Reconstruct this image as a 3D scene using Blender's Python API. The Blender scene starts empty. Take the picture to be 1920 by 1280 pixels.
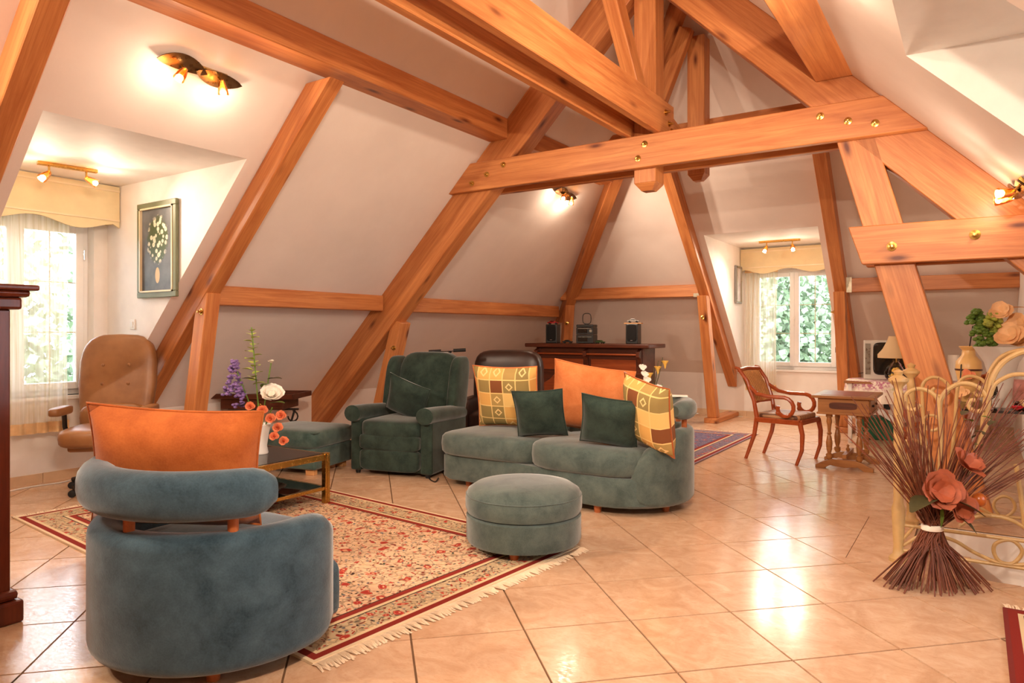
import bpy, bmesh, math, random
from mathutils import Vector, Matrix
# ---------------------------------------------------------------- camera, world, exposure
SC = bpy.context.scene
COL = SC.collection
F, HY, CH, ANG = 1310.0, 622.0, 1.3, math.radians(33.5)
CA, SA = math.cos(ANG), math.sin(ANG)
cam = bpy.data.cameras.new('camera'); cam_o = bpy.data.objects.new('camera', cam); COL.objects.link(cam_o)
cam.sensor_width = 36.0; cam.lens = F/1920*36.0; cam.shift_y = -(640-HY)/1920; cam.clip_start = .05; cam.clip_end = 300
cam_o.location = (0, 0, CH); cam_o.rotation_euler = (math.radians(90), 0, ANG)
SC.camera = cam_o
vs = SC.view_settings
vs.view_transform = 'Standard'; vs.look = 'None'; vs.gamma = 1.0; vs.use_curve_mapping = False; vs.exposure = 1.0
world = bpy.data.worlds.new('world'); SC.world = world; world.use_nodes = True
bg = world.node_tree.nodes['Background']; bg.inputs[0].default_value = (.86, .91, 1.0, 1); bg.inputs[1].default_value = 6.5
SC.cycles.diffuse_bounces = 6; SC.cycles.max_bounces = 14; SC.cycles.transparent_max_bounces = 16
SC.cycles.sample_clamp_indirect = 8.0
LAMP_W = 26.0          # watts of one spot bulb
LAMP_C = (1.0, .80, .61)

def W(X, Y, z=0.0):                 # camera-frame metres (right, forward) -> room coordinates
    return Vector((CA*X-SA*Y, SA*X+CA*Y, z))
def ray(px, py):
    dx = (px-960)/F
    return CA*dx-SA, SA*dx+CA, (HY-py)/F
def at_z(px, py, z=0.0):
    a, b, c = ray(px, py); t = (z-CH)/c; return Vector((a*t, b*t, z))
def at_v(px, py, v):
    a, b, c = ray(px, py); t = v/b; return Vector((a*t, v, CH+c*t))
def at_u(px, py, u):
    a, b, c = ray(px, py); t = u/a; return Vector((u, b*t, CH+c*t))
def at_Y(px, py, Y):
    a, b, c = ray(px, py); return Vector((a*Y, b*Y, CH+c*Y))
def pix(p):
    X = CA*p[0]+SA*p[1]; Y = -SA*p[0]+CA*p[1]
    return 960+F*X/Y, HY-F*(p[2]-CH)/Y
def lin(r, g, b):
    f = lambda c: ((c/255+.055)/1.055)**2.4 if c > 10 else c/255/12.92
    return (f(r), f(g), f(b), 1)
# ---------------------------------------------------------------- materials
MATS = {}
class NT:
    def __init__(s, name):
        m = bpy.data.materials.new(name); m.use_nodes = True; s.m = m; s.t = m.node_tree; MATS[name] = m
        s.b = s.t.nodes['Principled BSDF']; s.out = s.t.nodes['Material Output']
    def n(s, ty, **kw):
        nd = s.t.nodes.new(ty)
        for k, v in kw.items(): setattr(nd, k, v)
        return nd
    def l(s, a, b): s.t.links.new(a, b)
    def coord(s, scale=(1, 1, 1), rnd=True, out='Object'):
        tc = s.n('ShaderNodeTexCoord'); mp = s.n('ShaderNodeMapping'); mp.inputs['Scale'].default_value = scale
        s.l(tc.outputs[out], mp.inputs['Vector'])
        if rnd:
            oi = s.n('ShaderNodeObjectInfo'); mul = s.n('ShaderNodeVectorMath', operation='SCALE'); mul.inputs[0].default_value = (37, 53, 71)
            s.l(oi.outputs['Random'], mul.inputs['Scale']); s.l(mul.outputs[0], mp.inputs['Location'])
        return mp.outputs[0]
    def noise(s, vec, scale=5, detail=4, rough=.55, dist=0):
        nd = s.n('ShaderNodeTexNoise'); nd.inputs['Scale'].default_value = scale; nd.inputs['Detail'].default_value = detail
        nd.inputs['Roughness'].default_value = rough; nd.inputs['Distortion'].default_value = dist
        if vec is not None: s.l(vec, nd.inputs['Vector'])
        return nd.outputs['Fac']
    def vor(s, vec, scale=5, feature='F1', out='Distance', rnd=1.0):
        nd = s.n('ShaderNodeTexVoronoi', feature=feature); nd.inputs['Scale'].default_value = scale; nd.inputs['Randomness'].default_value = rnd
        s.l(vec, nd.inputs['Vector']); return nd.outputs[out]
    def ramp(s, fac, stops, interp='LINEAR'):
        nd = s.n('ShaderNodeValToRGB'); cr = nd.color_ramp; cr.interpolation = interp
        while len(cr.elements) < len(stops): cr.elements.new(.5)
        for e, (p, c) in zip(cr.elements, stops):
            e.position = p; e.color = c if len(c) == 4 else (*c, 1)
        s.l(fac, nd.inputs[0]); return nd.outputs[0]
    def mix(s, fac, a, b, blend='MIX'):
        nd = s.n('ShaderNodeMix', data_type='RGBA', blend_type=blend)
        for sock, v in ((nd.inputs[0], fac), (nd.inputs[6], a), (nd.inputs[7], b)):
            if hasattr(v, 'is_output') or isinstance(v, bpy.types.NodeSocket): s.l(v, sock)
            else: sock.default_value = v
        return nd.outputs[2]
    def math(s, op, a, b=0.0, c=None):
        nd = s.n('ShaderNodeMath', operation=op)
        for i, v in enumerate((a, b, c)):
            if v is None: continue
            if isinstance(v, bpy.types.NodeSocket): s.l(v, nd.inputs[i])
            else: nd.inputs[i].default_value = v
        return nd.outputs[0]
    def bump(s, h, strength=.2, dist=.01):
        nd = s.n('ShaderNodeBump'); nd.inputs['Strength'].default_value = strength; nd.inputs['Distance'].default_value = dist
        s.l(h, nd.inputs['Height']); s.l(nd.outputs[0], s.b.inputs['Normal'])
    def set(s, color=None, rough=None, **kw):
        if color is not None:
            if isinstance(color, bpy.types.NodeSocket): s.l(color, s.b.inputs['Base Color'])
            else: s.b.inputs['Base Color'].default_value = color
        if rough is not None:
            if isinstance(rough, bpy.types.NodeSocket): s.l(rough, s.b.inputs['Roughness'])
            else: s.b.inputs['Roughness'].default_value = rough
        for k, v in kw.items(): s.b.inputs[k.replace('_', ' ')].default_value = v
        return s.m
def plain(name, rgb, rough=.5, var=.12, scale=8, **kw):
    t = NT(name); c = lin(*rgb); v = t.noise(t.coord((1, 1, 1)), scale, 4)
    d = [x*(1-var) for x in c[:3]]; e = [min(1, x*(1+var)) for x in c[:3]]
    return t.set(t.ramp(v, [(.3, d), (.7, e)]), rough, **kw)
def wood(name, dark, light, rough=.45, sc=(.7, 9, 9), knots=False, kdark=None):
    t = NT(name); vec = t.coord(sc)
    n1 = t.noise(vec, 2.2, 6, .6, .6); col = t.ramp(n1, [(.25, lin(*dark)), (.75, lin(*light))])
    vec2 = t.coord((sc[0]*.5, sc[1]*4, sc[2]*4)); n2 = t.noise(vec2, 3, 3, .5)
    col = t.mix(t.math('MULTIPLY', t.ramp(n2, [(.45, (0, 0, 0)), (.75, (1, 1, 1))]), .5), col, lin(*dark))
    if knots:
        kv = t.coord((1.7, 5.5, 5.5)); kd = t.vor(kv, 1.0)
        k = t.ramp(kd, [(.05, (1, 1, 1)), (.13, (.35, .35, .35)), (.2, (0, 0, 0))])
        col = t.mix(k, col, lin(*(kdark or dark)))
    t.bump(n2, .08, .004)
    return t.set(col, rough)
def velvet(name, dark, light, sheen=.5, scale=7):
    t = NT(name); v = t.coord((1, 1, 1)); n = t.noise(v, scale, 5, .65, .3); n2 = t.noise(v, 140, 2)
    m = t.math('ADD', t.math('MULTIPLY', n, .8), t.math('MULTIPLY', n2, .2))
    t.bump(n2, .25, .003)
    return t.set(t.ramp(m, [(.32, lin(*dark)), (.68, lin(*light))]), .85, Sheen_Weight=sheen, Sheen_Roughness=.4, Specular_IOR_Level=.2)
def metal(name, rgb, rough=.25):
    t = NT(name); n = t.noise(t.coord(), 30, 2)
    return t.set(lin(*rgb), t.ramp(n, [(.3, (rough*.7,)*3), (.7, (rough*1.4,)*3)]), Metallic=1.0)

t = NT('plaster'); v = t.coord((1, 1, 1), False); n = t.noise(v, 1.3, 5, .6); n2 = t.noise(v, 60, 3)
t.bump(t.math('ADD', n, t.math('MULTIPLY', n2, .15)), .12, .02)
t.set(t.ramp(n, [(.3, (.73, .64, .58, 1)), (.7, (.81, .72, .655, 1))]), .7, Specular_IOR_Level=.25)
plain('white_wall', (236, 230, 224), .7, .03)
wood('pine', (166, 92, 46), (216, 146, 86), .42, knots=True, kdark=(96, 40, 16))
wood('cherry', (120, 52, 22), (168, 84, 40), .32, (1, 12, 12))
wood('chair_wood', (146, 62, 26), (178, 86, 40), .25, (1, 10, 10))
wood('walnut', (62, 28, 16), (104, 50, 28), .35, (1, 10, 10))
wood('mahogany', (74, 28, 14), (112, 48, 26), .3, (8, 8, .8))
wood('oak', (132, 82, 40), (176, 120, 66), .35, (1, 9, 9))
wood('peg_wood', (160, 84, 40), (190, 108, 56), .4)
t = NT('floor_tile'); v = t.coord((1, 1, 1)); n = t.noise(v, 6, 6, .65, 1.2); n2 = t.noise(t.coord((3, 9, 1)), 9, 4, .7, 1.0)
col = t.ramp(n, [(.3, lin(198, 158, 124)), (.55, lin(214, 178, 146)), (.75, lin(224, 194, 164))])
col = t.mix(t.ramp(n2, [(.52, (0, 0, 0)), (.8, (.5, .5, .5))]), col, lin(182, 128, 90))
n3 = t.noise(t.coord((1, 2.2, 1)), 42, 3, .6)
t.bump(n3, .035, .004)
t.set(col, t.ramp(n3, [(.35, (.10,)*3), (.65, (.27,)*3)]), Specular_IOR_Level=.6)
plain('grout', (118, 88, 62), .8)
plain('baseboard_tile', (214, 182, 148), .35, .08)
velvet('teal_velvet', (32, 52, 64), (70, 94, 108))
velvet('grey_teal_velvet', (58, 72, 70), (96, 108, 102))
velvet('green_velvet', (26, 40, 35), (56, 72, 63), .4)
velvet('sea_velvet', (44, 64, 60), (84, 102, 94))
velvet('orange_velvet', (146, 70, 26), (188, 104, 48), .35, 5)
velvet('orange_cloth', (196, 104, 52), (226, 140, 84), .3, 5)
t = NT('brown_leather'); v = t.coord(); n = t.noise(v, 4, 4); n2 = t.vor(v, 170)
t.bump(n2, .12, .002); t.set(t.ramp(n, [(.3, lin(128, 84, 48)), (.7, lin(164, 114, 70))]), .38)
t = NT('dark_leather'); v = t.coord(); n = t.noise(v, 4, 4); n2 = t.vor(v, 150)
t.bump(n2, .12, .002); t.set(t.ramp(n, [(.3, lin(34, 20, 16)), (.7, lin(58, 36, 28))]), .35)
metal('brass', (196, 156, 84), .22); metal('bronze', (104, 84, 62), .3); metal('chrome', (200, 200, 204), .15); metal('steel', (170, 160, 140), .35)
metal('pewter', (140, 132, 120), .3)
plain('black_plastic', (22, 20, 20), .35, .1); plain('dark_iron', (36, 28, 24), .5, .1)
plain('speaker_cloth', (14, 12, 12), .9, .2, 60); plain('white_plastic', (228, 224, 218), .4, .03); plain('tv_silver', (204, 198, 188), .4, .04)
plain('screen', (34, 30, 26), .1, .1); plain('red_paint', (168, 26, 28), .25, .05); plain('green_paint', (52, 74, 40), .3, .1); plain('silver_paint', (150, 146, 140), .25, .1)
plain('cream_fabric', (220, 202, 160), .8, .05); plain('cream_iron', (190, 154, 100), .45, .1, 14); plain('white_frame', (238, 236, 234), .35, .02)
plain('paper', (236, 228, 216), .8, .04); plain('ceramic', (226, 206, 170), .3, .06); plain('apricot_glaze', (224, 178, 112), .35, .08)
plain('green_plastic', (20, 96, 66), .5, .1); plain('navy', (24, 34, 50), .6, .1); plain('rubber', (24, 22, 22), .7, .1)
plain('leaf_green', (96, 128, 44), .55, .25, 20); plain('lime_leaf', (168, 180, 76), .55, .2, 20); plain('dark_leaf', (70, 66, 36), .6, .25, 20)
plain('lilac_petal', (122, 92, 148), .7, .25, 20); plain('white_petal', (240, 232, 220), .6, .05); plain('coral_petal', (228, 134, 92), .6, .12, 20)
plain('peach_petal', (240, 190, 136), .55, .1, 20); plain('rust_petal', (166, 82, 48), .6, .2, 20); plain('yellow_petal', (236, 190, 90), .6, .1, 20)
plain('red_petal', (190, 24, 44), .5, .15, 20); plain('pink_petal', (206, 140, 132), .7, .15, 20)
plain('twig', (112, 56, 32), .6, .3, 5); plain('gourd', (170, 84, 28), .3, .3, 10); plain('apricot_bread', (206, 160, 80), .7, .15, 30)
plain('fringe', (226, 204, 176), .9, .1); plain('biscuit_wood', (206, 150, 96), .5, .1)
plain('pane_gold', (196, 168, 120), .4, .05)
t = NT('glass'); tr = t.n('ShaderNodeBsdfTransparent'); gl = t.n('ShaderNodeBsdfGlossy'); gl.inputs['Roughness'].default_value = .02
lw = t.n('ShaderNodeFresnel'); lw.inputs[0].default_value = 1.45; mx = t.n('ShaderNodeMixShader')
t.l(lw.outputs[0], mx.inputs[0]); t.l(tr.outputs[0], mx.inputs[1]); t.l(gl.outputs[0], mx.inputs[2]); t.l(mx.outputs[0], t.out.inputs[0])
t = NT('smoked_glass'); tr = t.n('ShaderNodeBsdfTransparent'); tr.inputs[0].default_value = (.50, .47, .45, 1); gl = t.n('ShaderNodeBsdfGlossy'); gl.inputs['Roughness'].default_value = .03
lw = t.n('ShaderNodeFresnel'); lw.inputs[0].default_value = 1.6; mx = t.n('ShaderNodeMixShader')
t.l(lw.outputs[0], mx.inputs[0]); t.l(tr.outputs[0], mx.inputs[1]); t.l(gl.outputs[0], mx.inputs[2]); t.l(mx.outputs[0], t.out.inputs[0])
t = NT('amber_glass'); tr = t.n('ShaderNodeBsdfTransparent'); tr.inputs[0].default_value = (.9, .62, .34, 1); gl = t.n('ShaderNodeBsdfGlossy'); gl.inputs['Roughness'].default_value = .1; gl.inputs[0].default_value = (1, .75, .45, 1)
mx = t.n('ShaderNodeMixShader'); mx.inputs[0].default_value = .4; t.l(tr.outputs[0], mx.inputs[1]); t.l(gl.outputs[0], mx.inputs[2]); t.l(mx.outputs[0], t.out.inputs[0])
t = NT('sheer'); tr = t.n('ShaderNodeBsdfTransparent'); tl = t.n('ShaderNodeBsdfTranslucent'); df = t.n('ShaderNodeBsdfDiffuse')
wv = t.noise(t.coord((14, 14, .25)), 3, 3)
colr = t.ramp(wv, [(.35, lin(236, 222, 186)), (.65, lin(248, 244, 232))]); t.l(colr, tl.inputs[0]); t.l(colr, df.inputs[0])
m1 = t.n('ShaderNodeMixShader'); m1.inputs[0].default_value = .5; t.l(tl.outputs[0], m1.inputs[1]); t.l(df.outputs[0], m1.inputs[2])
m2 = t.n('ShaderNodeMixShader'); t.l(t.math('MULTIPLY_ADD', wv, .5, .25), m2.inputs[0]); t.l(tr.outputs[0], m2.inputs[1]); t.l(m1.outputs[0], m2.inputs[2]); t.l(m2.outputs[0], t.out.inputs[0])
t = NT('lamp_shade'); tl = t.n('ShaderNodeBsdfTranslucent'); tl.inputs[0].default_value = lin(240, 214, 170); df = t.n('ShaderNodeBsdfDiffuse'); df.inputs[0].default_value = lin(240, 214, 170)
m1 = t.n('ShaderNodeMixShader'); m1.inputs[0].default_value = .6; t.l(tl.outputs[0], m1.inputs[1]); t.l(df.outputs[0], m1.inputs[2]); t.l(m1.outputs[0], t.out.inputs[0])
t = NT('bulb'); t.set((1, .9, .75, 1), .4); t.b.inputs['Emission Color'].default_value = (1, .86, .66, 1); t.b.inputs['Emission Strength'].default_value = 60
# ---------------------------------------------------------------- mesh helpers
class MB:
    def __init__(s): s.v = []; s.f = []
    def add(s, vs_, fs): o = len(s.v); s.v += [Vector(p) for p in vs_]; s.f += [[i+o for i in f] for f in fs]; return s
    def box(s, x0, x1, y0, y1, z0, z1):
        return s.add([(x, y, z) for z in (z0, z1) for y in (y0, y1) for x in (x0, x1)],
                     [(0, 2, 3, 1), (4, 5, 7, 6), (0, 1, 5, 4), (2, 6, 7, 3), (0, 4, 6, 2), (1, 3, 7, 5)])
    def rings(s, rings, cap=True, closed=False):
        n = len(rings[0]); o = len(s.v)
        for r in rings: s.v += [Vector(p) for p in r]
        m = len(rings)
        for i in range(m if closed else m-1):
            for j in range(n):
                a, b = o+i*n+j, o+i*n+(j+1) % n; c, d = o+((i+1) % m)*n+(j+1) % n, o+((i+1) % m)*n+j
                s.f.append([a, b, c, d])
        if cap and not closed: s.f.append([o+j for j in range(n)][::-1]); s.f.append([o+(m-1)*n+j for j in range(n)])
        return s
    def lathe(s, prof, c=(0, 0, 0), n=20, sx=1, sy=1):
        return s.rings([[(c[0]+r*sx*math.cos(2*math.pi*k/n), c[1]+r*sy*math.sin(2*math.pi*k/n), c[2]+z) for k in range(n)] for r, z in prof])
    def tube(s, pts, r, n=8, closed=False, cap=True):
        pts = [Vector(p) for p in pts]; m = len(pts); R = r if isinstance(r, (list, tuple)) else [r]*m
        T = []
        for i in range(m):
            a = pts[(i-1) % m] if (closed or i) else pts[0]; b = pts[(i+1) % m] if (closed or i < m-1) else pts[-1]
            T.append((b-a).normalized())
        up = Vector((0, 0, 1)) if abs(T[0].z) < .9 else Vector((1, 0, 0)); nrm = (up-T[0]*up.dot(T[0])).normalized(); rg = []
        for i in range(m):
            nrm = (nrm-T[i]*nrm.dot(T[i])).normalized(); bi = T[i].cross(nrm)
            rg.append([pts[i]+R[i]*(nrm*math.cos(2*math.pi*k/n)+bi*math.sin(2*math.pi*k/n)) for k in range(n)])
        return s.rings(rg, cap, closed)
    def sweep(s, pts, prof, scale=None, hs=None):        # prof (a across, b up) along a path; scale per point
        pts = [Vector(p) for p in pts]; rg = []; m = len(pts)
        for i, p in enumerate(pts):
            tg = pts[min(i+1, m-1)]-pts[max(i-1, 0)]; tg.z = 0; tg.normalize(); sd = Vector((tg.y, -tg.x, 0)); k = scale[i] if scale else 1
            cb = sum(b for a, b in prof)/len(prof); ca = sum(a for a, b in prof)/len(prof)
            b0 = min(b for a, b in prof); hk = hs[i] if hs else 1
            rg.append([p+sd*(ca+(a-ca)*k)+Vector((0, 0, b0+(cb+(b-cb)*k-b0)*hk)) for a, b in prof])
        return s.rings(rg)
    def squad(s, a, b, c, e1=.3, e2=.3, cen=(0, 0, 0), nu=28, nv=14, fn=None):
        sg = lambda w, e: math.copysign(abs(w)**e, w); rg = []
        for i in range(nv+1):
            ph = -math.pi/2+math.pi*i/nv; ph = max(-1.565, min(1.565, ph)); row = []
            for k in range(nu):
                th = 2*math.pi*k/nu
                x = a*sg(math.cos(ph), e1)*sg(math.cos(th), e2); y = b*sg(math.cos(ph), e1)*sg(math.sin(th), e2); z = c*sg(math.sin(ph), e1)
                p = Vector((x, y, z))
                if fn: p = fn(p)
                row.append(p+Vector(cen))
            rg.append(row)
        return s.rings(rg)
    def pillow(s, w, h, t, n=14, puff=.55):    # in local x (width), z (height), thickness along y, base at z=0
        def pt(i, j, sd):
            a = -1+2*i/n; b = -1+2*j/n
            k = max(0, (1-a**4)*(1-b**4))**puff; pin = 1-.07*(1-b*b)*1 ; pin2 = 1-.07*(1-a*a)
            return (a*w/2*pin if abs(a) > .5 else a*w/2*pin, sd*t/2*k, h/2+b*h/2*pin2)
        o = len(s.v); N = n+1
        for sd in (-1, 1):
            for j in range(N):
                for i in range(N): s.v.append(Vector(pt(i, j, sd)))
        for k, fl in ((0, 0), (1, 1)):
            for j in range(n):
                for i in range(n):
                    q = [o+k*N*N+j*N+i, o+k*N*N+j*N+i+1, o+k*N*N+(j+1)*N+i+1, o+k*N*N+(j+1)*N+i]
                    s.f.append(q[::-1] if fl else q)
        return s
    def xf(s, M, start=0):
        for i in range(start, len(s.v)): s.v[i] = M @ s.v[i]
        return s
    def mesh(s, name, smooth=False, bevel=0, seg=2, weld=False):
        me = bpy.data.meshes.new(name); me.from_pydata([tuple(p) for p in s.v], [], s.f)
        bm = bmesh.new(); bm.from_mesh(me)
        if weld: bmesh.ops.remove_doubles(bm, verts=bm.verts, dist=1e-5)
        bmesh.ops.recalc_face_normals(bm, faces=bm.faces)
        if bevel: bmesh.ops.bevel(bm, geom=[e for e in bm.edges if e.is_manifold and e.calc_face_angle(0) > .5], offset=bevel, segments=seg, affect='EDGES', profile=.5, clamp_overlap=True)
        bm.to_mesh(me); bm.free()
        if smooth:
            me.polygons.foreach_set('use_smooth', [True]*len(me.polygons))
            if smooth != 'all':
                me.set_sharp_from_angle(angle=math.radians(40))
        me.update(); return me
MW = {}
def obj(name, mb, mat, parent=None, M=None, smooth=False, bevel=0, seg=2):
    me = mb.mesh(name, smooth, bevel, seg) if isinstance(mb, MB) else mb
    o = bpy.data.objects.new(name, me); COL.objects.link(o)
    if mat and not me.materials: me.materials.append(MATS[mat])
    return place(o, parent, M)
def place(o, parent=None, M=None):
    if parent is not None:
        o.parent = parent; PM = MW[parent.name]
        WM = M if M is not None else PM; o.matrix_basis = PM.inverted() @ WM
    else:
        WM = M if M is not None else Matrix.Identity(4); o.matrix_basis = WM
    MW[o.name] = WM; return o
def TR(loc, rz=0, rx=0, ry=0):
    return Matrix.Translation(Vector(loc)) @ Matrix.Rotation(rz, 4, 'Z') @ Matrix.Rotation(ry, 4, 'Y') @ Matrix.Rotation(rx, 4, 'X')
def tag(o, label, cat, group=None, kind=None):
    if label: o['label'] = label
    if cat: o['category'] = cat
    if group: o['group'] = group
    if kind: o['kind'] = kind
    return o
def thing(name, label, cat, loc=(0, 0, 0), rz=0, group=None, M=None):
    o = bpy.data.objects.new(name, None); COL.objects.link(o); o.empty_display_size = .1
    place(o, None, M if M is not None else TR(loc, rz)); return tag(o, label, cat, group)
def struct(name, mb, mat, M=None, parent=None, **kw):
    o = obj(name, mb, mat, parent, M, **kw)
    if parent is None: o['kind'] = 'structure'
    return o
def arc(cx, cy, r, a0, a1, n, z=0): return [(cx+r*math.cos(a0+(a1-a0)*i/n), cy+r*math.sin(a0+(a1-a0)*i/n), z) for i in range(n+1)]
R_ = math.radians
# ---------------------------------------------------------------- room shell.  x = u (along back wall), y = v (towards back wall)
KL, KB, KR, V0 = -6.7, 10.95, 1.86, -2.4            # outer wall lines left / back / right, front end
PL, PR, PB = 7.25, 2.45, 11.6                       # slopes: z = u+PL, z = PR-u, z = PB-v
RU, RZ = (PR-PL)/2, (PR+PL)/2; RV = PB-RZ
DL0, DL1, DLZ = 1.93, 3.33, 2.62                    # left dormer
DB0, DB1, DBZ = -2.96, -1.57, 2.57                  # back dormer
DR0, DR1, DRZ = 2.75, 4.2, 2.75                     # right dormer
HU0, HU1, HV0, HV1 = -.32, 1.8, 4.42, 5.5           # stairwell hole
PTU, PTV = .42, 6.4                                 # partition wall
def quads(*qs):
    m = MB()
    for q in qs: m.add(q, [list(range(len(q)))])
    return m
sl = lambda u, v: (u, v, u+PL)
sr = lambda u, v: (u, v, PR-u)
sb = lambda u, v: (u, v, PB-v)
zkl, zkb, zkr = KL+PL, PB-KB, PR-KR
hipv = lambda u: PB-PL-u                            # hip line v on the left slope at u
m = quads([(KL, V0, 0), (KL, DL0, 0), (KL, DL0, zkl), (KL, V0, zkl)], [(KL, DL1, 0), (KL, KB, 0), (KL, KB, zkl), (KL, DL1, zkl)],
          [sl(KL, V0), sl(KL, DL0), sl(RU, DL0), sl(RU, V0)], [sl(DLZ-PL, DL0), sl(DLZ-PL, DL1), sl(RU, DL1), sl(RU, DL0)],
          [sl(KL, DL1), sl(KL, KB), sl(zkb-PL, KB), sl(RU, RV), sl(RU, DL1)])
struct('wall_left', m, 'plaster')
hr = lambda u: PB-PR+u
dv_ = PB-DBZ
m = quads([(KL, KB, 0), (DB0, KB, 0), (DB0, KB, zkb), (zkb-PL, KB, zkb), (KL, KB, zkl)], [(DB1, KB, 0), (KR, KB, 0), (KR, KB, zkr), (PR-zkb, KB, zkb), (DB1, KB, zkb)],
          [(zkb-PL, KB, zkb), (DB0, KB, zkb), (DB0, dv_, DBZ), (DBZ-PL, dv_, DBZ)], [(DBZ-PL, dv_, DBZ), (PR-DBZ, dv_, DBZ), (RU, RV, RZ)],
          [(DB1, KB, zkb), (PR-zkb, KB, zkb), (PR-DBZ, dv_, DBZ), (DB1, dv_, DBZ)])
struct('wall_back', m, 'plaster')
m = quads([(KR, V0, 0), (KR, DR0, 0), (KR, DR0, zkr), (KR, V0, zkr)], [(KR, DR1, 0), (KR, KB, 0), (KR, KB, zkr), (KR, DR1, zkr)],
          [sr(KR, V0), sr(KR, DR0), sr(RU, DR0), sr(RU, V0)], [sr(PR-DRZ, DR0), sr(PR-DRZ, DR1), sr(RU, DR1), sr(RU, DR0)],
          [sr(KR, DR1), sr(KR, KB), sr(PR-zkb, KB), sr(RU, RV), sr(RU, DR1)])
struct('wall_right', m, 'plaster')
struct('wall_front', quads([(KL, V0, 0), (KR, V0, 0), (KR, V0, zkr), (RU, V0, RZ), (KL, V0, zkl)]), 'plaster')
m = MB().add([(PTU, PTV, 0), (PTU, KB, 0), (PTU, KB, .65), (PTU, PB-(PR-PTU), PR-PTU), (PTU, PTV, PR-PTU)], [[0, 1, 2, 3, 4]])
m.add([(p.x+.1, p.y, p.z) for p in m.v[:5]], [[4, 3, 2, 1, 0]]); m.f.append([0, 4, 9, 5])
struct('wall_partition', m, 'white_wall')
# dormers: cheeks, ceiling, window wall with opening
def dormer(tagname, T, width, depth, zc, zk, wz0, wz1, wx0, wx1):
    # local frame: x along opening 0..width, y from wall plane (0) towards room, z up
    ch = MB().add([(0, 0, zk), (0, zc-zk, zc), (0, 0, zc)], [[0, 1, 2]]); struct('wall_%s_near' % tagname, ch, 'white_wall', T)
    ch = MB().add([(width, 0, zk), (width, zc-zk, zc), (width, 0, zc)], [[2, 1, 0]]); struct('wall_%s_far' % tagname, ch, 'white_wall', T)
    struct('ceiling_%s' % tagname, MB().add([(0, 0, zc), (width, 0, zc), (width, zc-zk, zc), (0, zc-zk, zc)], [[0, 1, 2, 3]]), 'white_wall', T)
    w = MB(); d = -.22
    for x0, x1, z0, z1 in ((0, width, 0, wz0), (0, width, wz1, zc), (0, wx0, wz0, wz1), (wx1, width, wz0, wz1)):
        w.add([(x0, 0, z0), (x1, 0, z0), (x1, 0, z1), (x0, 0, z1)], [[0, 1, 2, 3]])
    w.add([(wx0, 0, wz0), (wx0, d, wz0), (wx0, d, wz1), (wx0, 0, wz1)], [[0, 1, 2, 3]]); w.add([(wx1, 0, wz0), (wx1, d, wz0), (wx1, d, wz1), (wx1, 0, wz1)], [[3, 2, 1, 0]])
    w.add([(wx0, 0, wz0), (wx1, 0, wz0), (wx1, d, wz0), (wx0, d, wz0)], [[0, 1, 2, 3]]); w.add([(wx0, 0, wz1), (wx1, 0, wz1), (wx1, d, wz1), (wx0, d, wz1)], [[3, 2, 1, 0]])
    struct('wall_%s_window' % tagname, w, 'white_wall', T)
def window(n, T, x0, x1, z0, z1, rows=3):
    # casement pair in a reveal; local frame as the dormer's
    fr = MB(); y0, y1 = -.17, -.11
    for a, b, c, d in ((x0, x0+.05, z0, z1), (x1-.05, x1, z0, z1), (x0+.05, x1-.05, z0, z0+.05), (x0+.05, x1-.05, z1-.05, z1)): fr.box(a, b, y0, y1, c, d)
    root = struct('window_%d' % n, fr, 'white_frame', T, bevel=.004)
    mid = (x0+x1)/2
    for k, (a, b) in enumerate(((x0+.045, mid), (mid, x1-.045))):
        cs = MB(); c, d = z0+.045, z1-.045; w = .065
        for p, q, r, s_ in ((a, a+w, c, d), (b-w, b, c, d), (a+w, b-w, c, c+w), (a+w, b-w, d-w, d)): cs.box(p, q, -.15, -.085, r, s_)
        sash = struct('sash', cs, 'white_frame', T, root, bevel=.006)
        struct('pane', MB().box(a+w-.005, b-w+.005, -.122, -.116, c+w-.005, d-w+.005), 'glass', T, sash)
        mu = MB(); xm = (a+b)/2
        for i in range(1, rows): zz = c+w+(d-c-2*w)*i/rows; mu.box(a+w, b-w, -.126, -.112, zz-.004, zz+.004)
        mu.box(xm-.004, xm+.004, -.126, -.112, c+w, d-w)
        struct('glazing_bar', mu, 'pane_gold', T, sash)
        for zz in (z0+.3, z1-.3):
            hx = x0+.045 if k == 0 else x1-.045
            struct('hinge', MB().lathe([(.008, -.04), (.008, .04)], (hx, -.08, zz), 8), 'chrome', T, sash, smooth=True)
    struct('window_handle', MB().box(mid-.012, mid+.012, -.085, -.075, (z0+z1)/2-.04, (z0+z1)/2+.04).box(mid-.008, mid+.008, -.06, -.045, (z0+z1)/2-.1, (z0+z1)/2+.01).box(mid-.006, mid+.006, -.08, -.05, (z0+z1)/2-.01, (z0+z1)/2+.01), 'white_plastic', T, root, bevel=.003)
    struct('window_sill', MB().box(x0-.04, x1+.04, -.11, .03, z0-.035, z0), 'white_frame', T, root, bevel=.006)
    return root
TL = Matrix(((0, 1, 0, KL), (1, 0, 0, DL0), (0, 0, 1, 0), (0, 0, 0, 1)))       # local x -> v, local y -> +u
TB = Matrix(((1, 0, 0, DB0), (0, -1, 0, KB), (0, 0, 1, 0), (0, 0, 0, 1)))      # local x -> u, local y -> -v
TRt = Matrix(((0, -1, 0, KR), (1, 0, 0, DR0), (0, 0, 1, 0), (0, 0, 0, 1)))
dormer('dormer_left', TL, DL1-DL0, 0, DLZ, zkl, .74, 2.3, .1, DL1-DL0-.12)
window(1, TL, .1, DL1-DL0-.12, .74, 2.3)
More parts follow.
